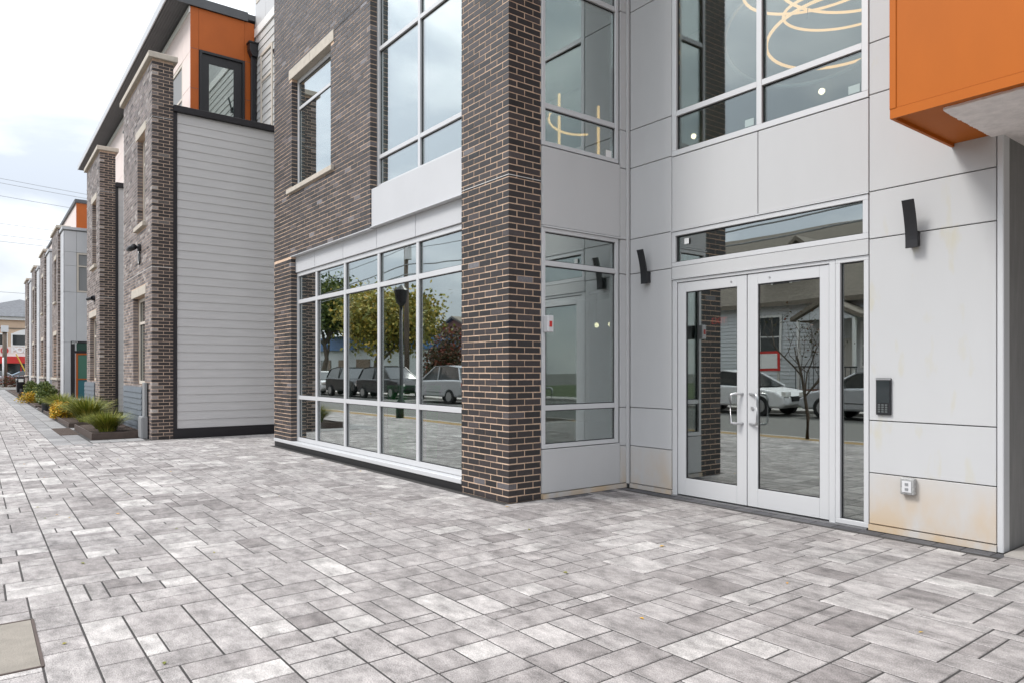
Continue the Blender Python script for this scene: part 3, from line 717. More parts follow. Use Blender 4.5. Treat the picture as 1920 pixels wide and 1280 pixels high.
def downlight(x, y, z, label):
    d = thing('downlight', label, 'downlight', (x, y, z), 'recessed downlights')
    MB().cyl((0, 0, -.006), .07, .006, 'z', 16).build('lens', M['lamp'], d)
    MB().tube([(.085 * math.cos(R(a)), .085 * math.sin(R(a)), -.006) for a in range(0, 360, 20)], .012, 6, closed=True).build('trim_ring', M['white'], d)
downlight(-11.9, 6.65, 7.598, 'recessed downlight seen through the second floor window left of the brick pier')
for x, z, lb_ in ((-5.82, 5.72, 'small round lit wall lamp behind the right half of the upper entrance window'), (-8.29, 5.67, 'small round lit wall lamp behind the lower left corner of the upper entrance window')):
    wl = thing('wall_lamp', lb_, 'wall lamp', (x, 10.6, z), 'small wall lamps in the lobby')
    MB().cyl((0, 0, 0), 0.055, -.04, 'y', 18).build('base', M['boxgrey'], wl); MB().cyl((0, -.041, 0), .045, -.03, 'y', 18).build('lens', M['lamp'], wl)
lb = thing('light_bar', 'tall slim lit light bars behind the upper window next to the brick pier', 'light fixture', (-6.9, 5.8, 3.62))
M['led_bar'] = mat('warm_led_bar', (1, .8, .5), .5, emit=(1, .52, .18), estr=1.5)
for yb in (6.13, 6.85): put(MB().box(-7.012, -6.988, yb - .012, yb + .012, 3.71, 5.0).build('bar', M['led_bar']), lb)
put(MB().box(-7.2, -6.8, 5.9, 7.05, 3.602, 3.705).build('base', M['black']), lb)
put(MB().tube([(-7.0 + .5 * math.cos(R(a)) * .5, 6.5 + .34 * math.cos(R(a)), 4.75 + .22 * math.sin(R(a))) for a in range(150, 300, 15)], .014, 6).build('loop', M['led_bar'], smooth=True), lb)
pg = thing('pendant_lamp', 'three small warm globe lamps on a bar inside the ground floor corner window', 'pendant lamp', (-7.2, 7.4, 2.2))
for i in range(3):
    mb = MB(); mb.tube([(-7.6 + .28 * i, 7.4, 2.03 + .038 * math.sin(R(-90 + 180 * q / 6))) for q in range(7)], [max(.003, .032 * math.cos(R(-90 + 180 * q / 6))) for q in range(7)], 10)
    put(mb.build('globe', M['lamp'], smooth=True), pg); put(MB().tube([(-7.6 + .28 * i, 7.4, 2.06), (-7.6 + .28 * i, 7.4, 2.5)], .006, 5).build('stem', M['black']), pg)
put(MB().box(-7.75, -6.9, 7.38, 7.42, 2.5, 2.53).build('bar', M['black']), pg)
put(MB().tube([(-7.32, 7.4, 2.53), (-7.32, 7.4, 3.06)], .008, 6).build('stem', M['black']), pg)
def text(body, size, m, parent, loc, rot, ext=.01, off=0.0, name='lettering'):
    c = bpy.data.curves.new(name, 'FONT'); c.body = body; c.size = size; c.extrude = ext; c.offset = off; c.align_x = 'LEFT'; c.align_y = 'BOTTOM'; c.resolution_u = 3
    o = bpy.data.objects.new(name, c); COL.objects.link(o); dg = bpy.context.evaluated_depsgraph_get()
    me = bpy.data.meshes.new_from_object(o.evaluated_get(dg)); bpy.data.objects.remove(o); me.materials.clear(); me.materials.append(m)
    q = bpy.data.objects.new(name, me); COL.objects.link(q); q.location = loc; q.rotation_euler = rot
    if parent: put(q, parent)
    return q
ex = thing('exit_sign', 'lit red EXIT sign inside the vestibule behind the left door', 'exit sign', (-5.15, 7.0, 1.88))
put(MB().box(-5.27, -5.03, 7.02, 7.05, 1.86, 1.99).build('housing', M['black']), ex)
text('EXIT', .105, M['exitred'], ex, (-5.255, 7.017, 1.885), (R(90), 0, 0), .003)
def bin_(x, y, lid, label):
    t = thing('wheelie_bin', label, 'bin', (x, y, .13), 'wheeled bins inside the storefront')
    b = MB(); b.prism([(-.24, 0), (.24, 0), (.29, .95), (-.29, .95)], 'y', -.25, .25); b.build('body', M['greyplastic'] if lid != 'greenplastic' else M['greenplastic'], t)
    bevel(MB().box(-.31, .31, -.29, .29, .952, 1.02).build('lid', M[lid], t), .02)
    for s in (-.2, .2): MB().cyl((s - .03, .24, .1), .1, .06, 'x', 14).build('wheel', M['rubber'], t)
bin_(-9.55, 4.95, 'greyplastic', 'grey wheeled bin behind the lower storefront panes, beside the green one')
bin_(-8.80, 4.95, 'greenplastic', 'bright green wheeled bin behind the lower storefront panes')

# ================================================================== TOWNHOUSES
def small_window(parent, ax, pl, a0, a1, z0, z1, hb=(), blind=True, frame='beige', glass='glass_u'):
    w = window(parent, ax, pl, a0, a1, z0, z1, hb=hb, fw=.07, bar=.06, frame=frame, glass=glass, depth=.09)
    if blind: wb(MB(), ax, pl, a0 + .05, a1 - .05, z0 + .05, z1 - .05, .10, .12).build('blind', M['teal'], w)
    return w
def brick_front(parent, xr, xl, yf, zt, wins, single=0):
    """free-standing brick front: wins = (x0,x1,z0,z1,lintel,sill)"""
    m = MB(); dep = .384; op = []
    for (x0, x1, z0, z1, ln, sl) in wins:
        op.append((x0, x1, z0, z1))
        if ln: op.append((x0 - .18, x1 + .12, z1, z1 + .19))
        if sl: op.append((x0 - .1, x1 + .1, z0 - .1, z0))
    xs = sorted(set([xl + .003, xr - .003] + [w[0] - .003 for w in wins] + [w[1] + .003 for w in wins]))
    for a, b in zip(xs[:-1], xs[1:]):
        cuts = sorted([(w[2], w[3]) for w in wins if w[0] <= (a + b) / 2 <= w[1] and b - a > .1])
        z = 0
        for c0, c1 in cuts: m.box(a, b, yf + .003, yf + dep, z, c0 - .003); z = c1 + .003
        m.box(a, b, yf + .003, yf + dep, z, zt)
    bf = m.build('brick_front', M['mortar_th'], parent)
    fr = brick_face('F', yf, xr, xl, .004, zt - .004, True, op)
    ri = brick_face('R', xr, yf, yf + dep + .004, .004, zt - .004, False)
    if single:
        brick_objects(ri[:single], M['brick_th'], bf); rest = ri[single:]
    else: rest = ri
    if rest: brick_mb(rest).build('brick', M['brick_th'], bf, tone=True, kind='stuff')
    brick_mb(fr).build('brick', M['brick_fr_sheen'], bf, tone=True, kind='stuff')
    for (x0, x1, z0, z1, ln, sl) in wins:
        if ln: bevel(MB().box(x0 - .18, x1 + .12, yf - .012, yf + .2, z1 + .004, z1 + .186).build('lintel', M['stone'], bf), .006)
        if sl: bevel(MB().box(x0 - .1, x1 + .1, yf - .07, yf + .14, z0 - .098, z0 - .002).build('sill', M['stone'], bf), .006)
    bevel(MB().box(xl - .075, xr + .075, yf - .075, yf + dep + .075, zt, zt + .115).build('coping', M['stone'], bf), .008)
    for z in (3.40, 6.36): MB().box(xl - .002, xr + .003, yf - .003, yf + dep - .02, z, z + .006).build('movement_joint', M['white'], bf)
    return bf

TA = thing('townhouse_row', 'nearer brick and grey townhouse row with orange upper storey and dark overhanging roof', 'building')
YF = 2.78
def bay(parent, xr, xl, single, boards):
    w = [(xr - 1.55, xr - .72, 4.40, 6.27, True, True), (xr - 2.06, xr - .74, 1.06, 2.92, True, False)]
    bf = brick_front(parent, xr, xl, YF, 7.50, w, single)
    small_window(parent, 'F', YF + .11, xr - 1.54, xr - .73, 4.41, 6.26, hb=(5.75,))
    small_window(parent, 'F', YF + .11, xr - 2.05, xr - .75, 1.07, 2.91, hb=(2.38,))
    # lap siding panel under the window
    sp = MB().box(xr - 3.2, xr - .95, YF - .01, YF + .0, .06, 1.02).build('apron_panel', M['slate'], parent)
    for i in range(8):
        z = .06 + i * .12; mb = MB(); mb.prism([(YF - .035, z), (YF - .012, z), (YF - .012, z + .116), (YF - .018, z + .116)], 'x', xr - 3.2, xr - .95); mb.build('siding_board', M['slate'], sp)
    # side wall of lap siding
    bk = MB().box(xr - .2, xr - .03, YF + .46, 8.0, 0, 6.53).build('siding_wall', M['siding'], parent)
    P = .1701; n = int(6.3 / P)
    if boards:
        for i in range(n + 1):
            z = .20 + i * P; zt = min(z + P + .012, 6.53); mb = MB()
            mb.prism([(xr - .029, z), (xr - .004, z), (xr - .014, zt), (xr - .029, zt)], 'y', YF + .455, 8.0)
            # prism axes: (x, z) profile run along Y
            mb.build('siding_board', M['siding'], bk)
    tr = MB(); tr.box(xr - .1, xr + .012, YF + .388, YF + .455, 0, 6.53); tr.build('corner_trim', M['blacktrim'], parent)
    MB().box(xr - .1, xr + .014, YF + .455, 8.0, 0, .195).build('base_board', M['blacktrim'], parent)
    bevel(MB().box(xr - .35, xr + .06, YF + .388, 8.0, 6.532, 6.66).build('parapet_cap', M['blacktrim'], parent), .006)
    MB().box(xl - .4, xl - .002, YF + .06, YF + .4, 0, 7.02).build('side_panel', M['white'], parent)
    MB().box(xl - .42, xl - .002, YF + .04, YF + .42, 7.022, 7.06).build('flashing', M['soffit'], parent)
    MB().box(xl - .4, xr - .21, YF + .43, 8.0, 0, 6.4).build('bay_body', M['siding2'], parent)
bay(TA, -15.32, -18.63, 285, True)
bay(TA, -22.60, -25.42, 0, True)
# recessed body and upper storey
MB().box(-33.9, -15.6, 5.30, 14, 0, 6.55).build('body_wall', M['siding2'], TA)
UX0, UX1, UY = -33.4, -17.0, 3.87
up = MB().box(UX0, UX1 - .02, UY + .02, 14, 6.45, 9.56).build('upper_storey', M['backing'], TA)
xs = [UX1, -17.75, -18.95, -20.4, -21.9, -23.4, -24.9, -26.4, -27.9, -29.4, -30.9, -32.4, UX0]
for a, b in zip(xs[1:], xs[:-1]):
    for z0, z1 in ((6.45, 7.75), (7.75, 8.55), (8.55, 9.42)):
        if a == -18.95 and z0 < 8.5: continue
        bevel(MB().box(a + .005, b - .005, UY - .008, UY + .02, z0 + .004, z1 - .004).build('cladding_panel', M['pink'], up), .003)
small_window(TA, 'F', UY - .004, -18.94, -17.76, 6.9, 8.54, hb=(7.72,), blind=False)
MB().box(UX0, UX1, UY - .03, UY + .02, 9.425, 9.56).build('frieze_board', M['white'], up)
# orange side with the terrace door
OXF = UX1
D0, D1, DZ = 4.10, 5.00, 8.56
oc = MB(); oc.box(OXF - .02, OXF + .012, UY - .005, D0 - .06, 6.45, 9.56); oc.box(OXF - .02, OXF + .012, D0 - .055, D1 + .055, DZ + .06, 9.56); oc.box(OXF - .02, OXF + .012, D1 + .06, 5.28, 6.45, 9.56)
oc.build('orange_cladding', M['orange2'], TA)
for z in (7.72, 8.62):
    MB().box(OXF + .0125, OXF + .014, UY, D0 - .06, z, z + .008).build('panel_joint', M['soffit'], TA); MB().box(OXF + .0125, OXF + .014, D1 + .06, 5.27, z, z + .008).build('panel_joint', M['soffit'], TA)
fd = MB(); fd.box(OXF - .02, OXF + .05, D0 - .05, D0 + .005, 6.5, DZ + .055); fd.box(OXF - .02, OXF + .05, D1 - .005, D1 + .05, 6.5, DZ + .055); fd.box(OXF - .02, OXF + .05, D0 + .005, D1 - .005, DZ, DZ + .055)
fd.build('terrace_door_frame', M['black'], TA)
td = MB(); td.box(OXF - .015, OXF + .01, D0 + .01, D0 + .16, 6.5, DZ - .005); td.box(OXF - .015, OXF + .01, D1 - .19, D1 - .01, 6.5, DZ - .005); td.box(OXF - .015, OXF + .01, D0 + .16, D1 - .19, 8.36, DZ - .005); td.box(OXF - .015, OXF + .01, D0 + .16, D1 - .19, 6.5, 6.75)
tdo = td.build('terrace_door', M['black'], TA)
MB().box(OXF - .012, OXF - .004, D0 + .165, D1 - .195, 6.75, 8.355).build('pane', M['glass_u'], tdo)
# conductor head and downspout
cdh = MB(); cdh.prism([(5.11, 9.02), (5.35, 9.02), (5.35, 8.86), (5.29, 8.72), (5.17, 8.72), (5.11, 8.86)], 'x', OXF + .03, OXF + .22)
dsp = cdh.build('conductor_head', M['black'], TA)
bevel(MB().box(OXF + .05, OXF + .15, 5.175, 5.285, 6.6, 8.74).build('downspout', M['black'], dsp), .01)
MB().box(OXF + .02, OXF + .24, 5.09, 5.37, 9.02, 9.05).build('rim', M['black'], dsp)
# roof
rf = MB(); rf.box(-33.9, UX1 + .04, 3.40, 14, 9.62, 9.75); rfo = rf.build('roof', M['soffit'], TA)
for i in range(8):
    MB().box(-33.88, UX1 + .03, 3.43 + i * .055, 3.43 + i * .055 + .05, 9.602, 9.618).build('soffit_board', M['soffit'], rfo)
MB().box(-33.92, UX1 + .02, 3.375, 3.398, 9.60, 9.79).build('fascia', M['fascia'], rfo)
MB().box(UX1 + .042, UX1 + .065, 3.38, 5.12, 9.565, 9.77).build('fascia', M['soffit'], rfo)
# pale siding set back above the terrace, panels over it
BYW = 5.30
bk = MB().box(OXF + .0, -12.5, BYW + .03, BYW + .2, 6.45, 12.5).build('rear_wall', M['siding2'], TA)
for i in range(15):
    z = 6.55 + i * .1785; mb = MB(); mb.prism([(BYW, z), (BYW + .029, z), (BYW + .029, z + .19), (BYW + .016, z + .19)], 'x', OXF + .0, -12.5)
    mb.build('siding_board', M['siding2'], bk)
bevel(MB().box(OXF, -12.5, BYW - .02, BYW + .02, 9.24, 9.44).build('band_board', M['white'], bk), .005)
for i in range(6):
    for z0, z1 in ((9.45, 10.5), (10.5, 12.4)): bevel(MB().box(OXF + i * .76 + .005, OXF + (i + 1) * .76 - .005, BYW - .002, BYW + .028, z0 + .005, z1).build('cladding_panel', M['panel'], bk), .003)
small_window(TA, 'F', BYW - .02, -16.55, -15.75, 6.7, 8.7, hb=(8.05,), blind=False)
small_window(TA, 'F', BYW - .012, -16.9, -15.7, 10.0, 11.6, blind=False)
s3 = sconce((-15.30, BYW - .001, 7.95), 'F', 'small curved black wall sconce high on the pale siding above the terrace')
# bits on the first brick front
sp = thing('wall_spotlight', 'small black spotlight on the brick front above the house number', 'spotlight', (-16.45, YF, 3.93))
put(MB().cyl((-16.5, YF, 3.93), .075, -.06, 'y', 16).build('base', M['black'], smooth=False), sp)
put(MB().tube([(-16.5, YF - .04, 3.93), (-16.5, YF - .12, 3.93)], .03, 10).build('arm', M['black']), sp)
put(MB().tube([(-16.46, YF - .13, 3.93), (-16.62, YF - .17, 3.915), (-16.76, YF - .2, 3.9)], [.06, .062, .035], 14).build('lamp_head', M['black'], smooth=True), sp)
hn = thing('house_number', 'black and white house number zero on the first brick front', 'house number', (-16.55, YF, 3.6))
text('0', .40, M['black'], hn, (-16.72, YF - .012, 3.52), (R(90), 0, 0), .012, .012, 'numeral')
text('0', .40, M['white'], hn, (-16.72, YF - .026, 3.52), (R(90), 0, 0), .002, -.006, 'numeral')
s5 = thing('wall_spotlight', 'small dark wall light on the second brick front', 'spotlight', (-23.6, YF, 3.45))
put(MB().cyl((-23.6, YF, 3.45), .08, -.06, 'y', 14).build('base', M['black']), s5)
put(MB().tube([(-23.6, YF - .06, 3.45), (-23.75, YF - .18, 3.42)], [.06, .04], 12).build('lamp_head', M['black']), s5)
ub = thing('utility_box', 'pale grey metal utility box against the foot of the first brick front', 'utility box', (-15.75, YF - .1, 0))
bevel(put(MB().box(-15.98, -15.62, YF - .13, YF - .02, 0, .44).build('cabinet', M['backing']), ub), .008)
put(MB().box(-15.96, -15.64, YF - .14, YF - .131, .03, .41).build('door', M['backing']), ub)
bevel(put(MB().box(-15.90, -15.68, YF - .075, YF - .02, .442, 1.12).build('conduit_cover', M['backing']), ub), .006)

TB = thing('townhouse_row', 'farther townhouse row of brick fronts and grey bays with a teal and orange door', 'building')
Y2 = 2.865
for i, xr in enumerate((-36.0, -43.4, -50.6, -57.9)):
    xl = xr - 2.95
    w = [(xr - 1.7, xr - .9, 4.40, 6.27, True, True), (xr - 2.1, xr - .8, 1.06, 2.92, True, False)]
    brick_front(TB, xr, xl, Y2, 7.5, w)
    small_window(TB, 'F', Y2 + .10, xr - 1.69, xr - .91, 4.41, 6.26, hb=(5.75,))
    small_window(TB, 'F', Y2 + .10, xr - 2.09, xr - .81, 1.07, 2.91, hb=(2.38,))
    bevel(MB().box(xl - .01, xr + .05, Y2 - .06, Y2 - .004, .96, 1.06).build('ledge', M['stone'], TB), .006)
    bevel(MB().box(xr + .01, xr + .05, Y2 - .004, Y2 + .45, .96, 1.06).build('ledge', M['stone'], TB), .006)
    gx0, gx1 = (xr + .0, -34.7) if i == 0 else (xr, xr + 1.9)
    gy = 2.95
    gb = MB().box(gx0, gx1 - .03, gy + .03, 9, 0, 7.25).build('grey_bay', M['backing'], TB)
    for z0, z1 in ((.25, 2.55), (2.55, 4.64), (4.64, 6.2), (6.2, 7.2)): bevel(MB().box(gx0 + .004, gx1, gy, gy + .03, z0 + .004, z1 - .004).build('cladding_panel', M['panel_lt'], gb), .003)
    if i:
        for z0, z1 in ((0.25, 2.55), (2.55, 4.64), (4.64, 6.2), (6.2, 7.2)): bevel(MB().box(gx1 - .03, gx1 - .001, gy + .031, 6, z0 + .004, z1 - .004).build('cladding_panel', M['panel_lt'], gb), .003)
    MB().box(gx0, gx1 + .05, gy - .05, 9, 7.252, 7.36).build('parapet_cap', M['fascia'], gb)
    if i == 0:
        ys = (2.982, 3.42, 5.0)
        for ya, yb in zip(ys[:-1], ys[1:]):
            for z0, z1 in ((.25, 2.55), (2.55, 4.64), (4.64, 5.75), (5.75, 6.32), (6.32, 7.2)):
                if ya > 3.4 and (4.6 < z0 < 6.3): continue
                if ya < 3.4 and z0 < .3: z1 = 2.55
                if ya > 3.4 and z0 < .3: continue
                bevel(MB().box(gx1 - .03, gx1, ya + .004, yb - .004, z0 + .004, z1 - .004).build('cladding_panel', M['panel_lt'], gb), .003)
        small_window(TB, 'R', gx1 + .004, 3.43, 4.6, 4.65, 6.31, hb=(5.75,), blind=True)
        # door recess: black surround, orange frame, teal leaf, dark green transom
        du = MB(); du.box(gx1 - .03, gx1 + .01, 3.21, 3.36, .02, 2.60); du.box(gx1 - .03, gx1 + .01, 3.36, 4.6, 2.1, 2.2); du.box(gx1 - .03, gx1 + .01, 3.36, 4.6, 2.52, 2.6)
        dr = du.build('door_surround', M['blacktrim'], TB)
        MB().box(gx1 - .03, gx1 - .005, 3.36, 4.6, 2.2, 2.52).build('transom_pane', mat('green_glass', (.02, .06, .045), .1), dr)
        of = MB(); of.box(gx1 - .02, gx1 + .03, 3.40, 3.47, .02, 2.09); of.box(gx1 - .02, gx1 + .03, 3.47, 4.4, .98, 1.03); of.box(gx1 - .02, gx1 + .03, 3.47, 4.4, 2.03, 2.09)
        dl = of.build('front_door', M['orange2'], TB)
        MB().box(gx1 - .02, gx1 + .01, 3.472, 4.4, 1.032, 2.028).build('door_glass', mat('green_door_glass', (.06, .17, .12), .2), dl)
        MB().box(gx1 - .02, gx1 + .01, 3.472, 4.4, .05, .978).build('door_panel', mat('teal_paint', (.03, .15, .18), .4), dl)
        text('#07', .14, M['sticker'], dr, (gx1 + .012, 3.24, 2.46), (R(90), 0, R(90)), .002, 0, 'numeral')
        bevel(MB().box(gx1 - .02, gx1 + .12, 2.96, 4.6, 0, .2).build('step', M['white'], TB), .01)
MB().box(-61.5, -36.0, 5.0, 14, 0, 7.0).build('body_wall', M['siding2'], TB)
u2 = MB().box(-60, -39.52, 3.9, 12, 7.0, 9.4).build('upper_storey', M['pink'], TB)
MB().box(-39.52, -39.5, 3.88, 12, 7.0, 9.38).build('orange_cladding', M['orange2'], TB)
MB().box(-39.499, -39.495, 3.88, 12, 8.05, 8.06).build('panel_joint', M['soffit'], TB)
MB().box(-60.1, -39.45, 3.82, 12.1, 9.4, 9.56).build('roof', M['soffit'], TB)

# ================================================================== PLANTING
def bed(x0, x1, y0, y1, h, label):
    t = thing('planter_bed', label, 'planter bed', ((x0 + x1) / 2, (y0 + y1) / 2, 0), 'brown edged planting beds beside the pavement')
    e = MB(); w = .025
    e.box(x0, x1, y0, y0 + w, -.02, h); e.box(x0, x1, y1 - w, y1, -.02, h); e.box(x0, x0 + w, y0 + w, y1 - w, -.02, h); e.box(x1 - w, x1, y0 + w, y1 - w, -.02, h)
    put(e.build('edging', M['corten']), t)
    s = MB(); n, mm = 14, 5; rr = random.Random(int(-x0 * 10)); zz = [[max(.004, h - .03 + rr.uniform(-.015, .02)) for _ in range(mm + 1)] for _ in range(n + 1)]
    for i in range(n):
        for j in range(mm):
            P = lambda a, b: (x0 + w + (x1 - x0 - 2 * w) * a / n, y0 + w + (y1 - y0 - 2 * w) * b / mm, zz[a][b])
            s.quad(P(i, j), P(i + 1, j), P(i + 1, j + 1), P(i, j + 1))
    put(s.build('soil', M['soil']), t)
bed(-19.0, -16.0, 1.83, 2.72, .13, 'nearest brown steel edged planting bed, in front of the first brick front')
bed(-24.0, -19.9, 1.80, 2.74, .10, 'second brown edged planting bed, full of grasses and yellow flowers')
bed(-30.4, -25.0, 1.80, 2.74, .07, 'third planting bed, with a small black light at its edge')
bed(-37.9, -31.6, 1.80, 2.80, .06, 'planting bed in front of the teal and orange door')
bed(-60.0, -39.1, 1.80, 2.80, .06, 'farthest long planting bed along the distant brick fronts')
tp = thing('tree_pit', 'flat dark soil pit cut in the grey slabs beside the nearest planting bed', 'soil pit', (-18.8, 1.5, 0))
put(MB().box(-19.7, -17.5, 1.43, 1.79, -.01, .006).build('soil', M['soil']), tp)
def blades(n, r, h, seed, w=.007, lean=1.35):
    rr = random.Random(seed); mb = MB()
    for _ in range(n):
        a = rr.uniform(0, 2 * math.pi); ln = h * rr.uniform(.6, 1.1); le = rr.betavariate(1.6, 1.6) * lean; b = rr.uniform(0, r * .25)
        mb.tn = (min(1, max(0, rr.gauss(.42, .24))), rr.random())
        px, py = b * math.cos(a), b * math.sin(a); sx, sy = -math.sin(a) * w, math.cos(a) * w
        prev = None
        for k in range(5):
            t = k / 4; o = le * ln * (t ** 1.6) * .9; z = ln * (t - .28 * le * t * t)
            c = (px + math.cos(a) * o, py + math.sin(a) * o, z); q = 1 - t ** 2 * .93
            cur = ((c[0] - sx * q, c[1] - sy * q, c[2]), (c[0] + sx * q, c[1] + sy * q, c[2]))
            if prev: mb.quad(prev[0], prev[1], cur[1], cur[0])
            prev = cur
    return mb
def clump(seed, n, r, h): return blades(n, r, h, seed).build('ornamental_grass', M['grass'], tone=True)
gp = [clump(1, 760, .55, .56), clump(2, 640, .5, .46), clump(3, 700, .52, .50)]
GR = 'ornamental grass clumps in the planting beds'
spots = [(-16.75, 2.2, .08, 1.05, 'bright yellow green grass clump at the near end of the nearest planting bed'),
         (-17.6, 2.22, .08, 1.05, 'green grass clump second from the near end of the nearest bed'),
         (-20.6, 2.28, .08, 1.55, 'large arching dark green grass clump in front of the second brick front'),
         (-22.0, 2.35, .07, 1.35, 'broad yellowish grass clump behind the large dark green one'),
         (-23.5, 2.4, .07, 1.2, 'loose yellow green grass clump beside the orange flowers'),
         (-26.2, 2.25, .04, 1.25, 'low feathery grass clump beyond the second bed'),
         (-28.2, 2.3, .04, 1.3, 'pale tipped grass clump near the teal door'),
         (-18.5, 2.35, .08, .8, 'small grass tuft at the far end of the nearest planting bed'),
         (-29.6, 2.3, .04, 1.2, 'grass clump just before the far flower mound')]
for i, (x, y, z, s, lb_) in enumerate(spots):
    o = gp[i % 3] if i < 3 else gp[i % 3].copy()
    if i >= 3: COL.objects.link(o)
    o.location = (x, y, z); o.scale = (s * 1.05, s * 1.05, s * .86); o.rotation_euler = (0, 0, i * 1.3); tag(o, lb_, 'grass clump', GR)
def leafball(rx, ry, rz, n, size, seed, tones=(.5, .25), up=True):
    rr = random.Random(seed); mb = MB()
    lobes = [(rr.uniform(-.5, .5) * rx, rr.uniform(-.5, .5) * ry, rr.uniform(.2, .9) * rz, rr.uniform(.4, .65)) for _ in range(9)]
    for _ in range(n):
        lx, ly, lz, lr = rr.choice(lobes); d = Vector((rr.gauss(0, 1), rr.gauss(0, 1), rr.gauss(0, 1))).normalized() * (rr.random() ** .4)
        c = Vector((lx + d.x * rx * lr, ly + d.y * ry * lr, max(.01, lz + d.z * rz * lr)))
        u = Vector((rr.gauss(0, 1), rr.gauss(0, 1), rr.gauss(0, .7))).normalized(); v = u.cross(Vector((rr.gauss(0, 1), rr.gauss(0, 1), rr.gauss(0, 1)))).normalized()
        s = size * rr.uniform(.6, 1.3); mb.tn = (min(1, max(0, rr.gauss(*tones))), rr.random())
        mb.quad(c - u * s, c - v * s * .55, c + u * s, c + v * s * .55)
    return mb
fl1 = leafball(.75, .34, .34, 2600, .032, 5, (.56, .26)).build('flowering_shrub', M['flower'], tone=True)
fl1.location = (-23.2, 1.95, .06); tag(fl1, 'mound of yellow and orange flowers at the edge of the second bed', 'flowering shrub', 'flower mounds')
fl2 = fl1.copy(); COL.objects.link(fl2); fl2.location = (-35.5, 2.0, .04); fl2.rotation_euler = (0, 0, 2); fl2['label'] = 'farther mound of orange flowers in front of the green hedge'
hd = leafball(1.3, .4, .75, 5000, .05, 9, (.45, .25)).build('shrub', M['leaf_g'], tone=True); hd.location = (-33.3, 2.3, .04); tag(hd, 'dense dark green shrub beside the grey bay past the door', 'shrub', 'green shrubs beside the far row')
hd2 = hd.copy(); COL.objects.link(hd2); hd2.location = (-40.4, 2.2, .04); hd2.scale = (1.0, .9, .95); hd2['label'] = 'bright green shrub farther along, behind the orange flowers'
hd3 = hd.copy(); COL.objects.link(hd3); hd3.location = (-37.2, 2.35, .04); hd3.scale = (.9, .8, .85); hd3['label'] = 'green shrub between the two others, at the brown brick base'
bl = thing('bollard_light', 'small black bollard light at the edge of the third planting bed', 'bollard light', (-27.8, 1.86, 0))
bevel(put(MB().cyl((-27.8, 1.86, .0), .10, .25, 'z', 18).build('post', M['black']), bl), .01); put(MB().cyl((-27.8, 1.86, .252), .115, .04, 'z', 18).build('cap', M['black']), bl)
sc_ = thing('motor_scooter', 'dark motor scooter parked at the far end of the sidewalk', 'scooter', (-44.5, 1.9, 0))
def scp(mb, name, m): put(mb.build(name, M[m]), sc_)
for dx in (-.6, .6): scp(MB().cyl((-44.5 + dx, 1.85, .23), .23, .1, 'y', 18), 'wheel', 'rubber')
b_ = MB(); b_.prism([(-45.15, .35), (-44.9, .25), (-44.3, .25), (-44.05, .9), (-44.15, 1.02), (-44.4, .45), (-44.6, .45), (-44.7, .78), (-45.25, .82)], 'y', 1.74, 2.06); scp(b_, 'body', 'black')
b_ = MB(); b_.prism([(-45.3, .82), (-44.65, .80), (-44.62, .88), (-45.3, .95)], 'y', 1.72, 2.08); scp(b_, 'saddle', 'greyplastic')
scp(MB().tube([(-44.15, 1.55, 1.08), (-44.1, 1.9, 1.05), (-44.15, 2.25, 1.08)], .025, 8), 'handlebar', 'black'); scp(MB().box(-44.1, -44.0, 1.8, 2.0, .8, .95), 'headlight', 'lampglass')

# ================================================================== FAR END OF THE STREET
RB = thing('restaurant_building', 'beige fast food building with grey hip roof and red storefront at the street end', 'building', (-95, 4, 0))
def rb(mb, name, m, parent=None):
    o = mb.build(name, M[m]); put(o, RB)
    if parent: o.parent = parent; o.matrix_parent_inverse = (Matrix.Translation(RB.location)).inverted()
    return o
rb(MB().box(-112, -95, -6, 26, 0, 6.9), 'wall', 'beigewall')
rb(MB().box(-112.2, -94.7, -6.2, 26.2, 6.9, 7.25), 'cornice', 'white'); rb(MB().box(-95, -94.92, -6, 26, 5.95, 6.05), 'string_course', 'roofbrown')
r_ = MB(); pk = (-99.6, 4.2, 9.6); cs = [(-94.4, -3.0, 7.26), (-94.4, 11.4, 7.26), (-104.8, 11.4, 7.26), (-104.8, -3.0, 7.26)]
for i in range(4): r_.tri(cs[i], cs[(i + 1) % 4], pk)
rb(r_, 'roof', 'roofgrey')
for (y0, y1) in ((3.35, 6.2), (1.4, 2.75), (7.2, 9.4)):
    b_ = MB().box(-95.0, -94.9, y0 - .15, y1 + .15, 4.05, 5.45); w_ = rb(b_, 'window', 'white')
    rb(MB().box(-94.898, -94.87, y0, y1, 4.2, 5.3), 'pane', 'darkglass')
ar = MB(); ar.prism([(3.3 + 2.95 * i / 10, 5.45 + .5 * math.sin(math.pi * i / 10)) for i in range(11)], 'x', -95.0, -94.9); rb(ar, 'window_arch', 'white')
rb(MB().box(-95, -94.8, -4, 16, 3.15, 4.0), 'sign_band', 'pink')
rb(MB().box(-95, -94.3, -4, 16, 2.2, 2.95), 'awning', 'red'); rb(MB().box(-95, -94.6, -4, 16, 2.96, 3.14), 'awning_trim', 'white')
rb(MB().box(-95, -94.95, -3, 15, .3, 2.15), 'shop_window', 'darkglass')
for y in (-3, 0, 2.8, 4.1, 6.5, 9, 12, 15): rb(MB().box(-94.95, -94.9, y - .06, y + .06, .3, 2.15), 'mullion', 'red')
text('POPEYES', .86, M['sticker'], RB, (-94.78, 3.2, 3.2), (R(90), 0, R(90)), .05, .035)
lg = MB(); lg.cyl((-94.8, 2.62, 3.58), .36, .06, 'x', 24); rb(lg, 'emblem', 'red')
lg = MB(); lg.tube([(-94.73, 2.62 + .2 * math.cos(R(a)), 3.58 + .2 * math.sin(R(a))) for a in range(30, 330, 25)], .05, 6); rb(lg, 'emblem_mark', 'sticker')

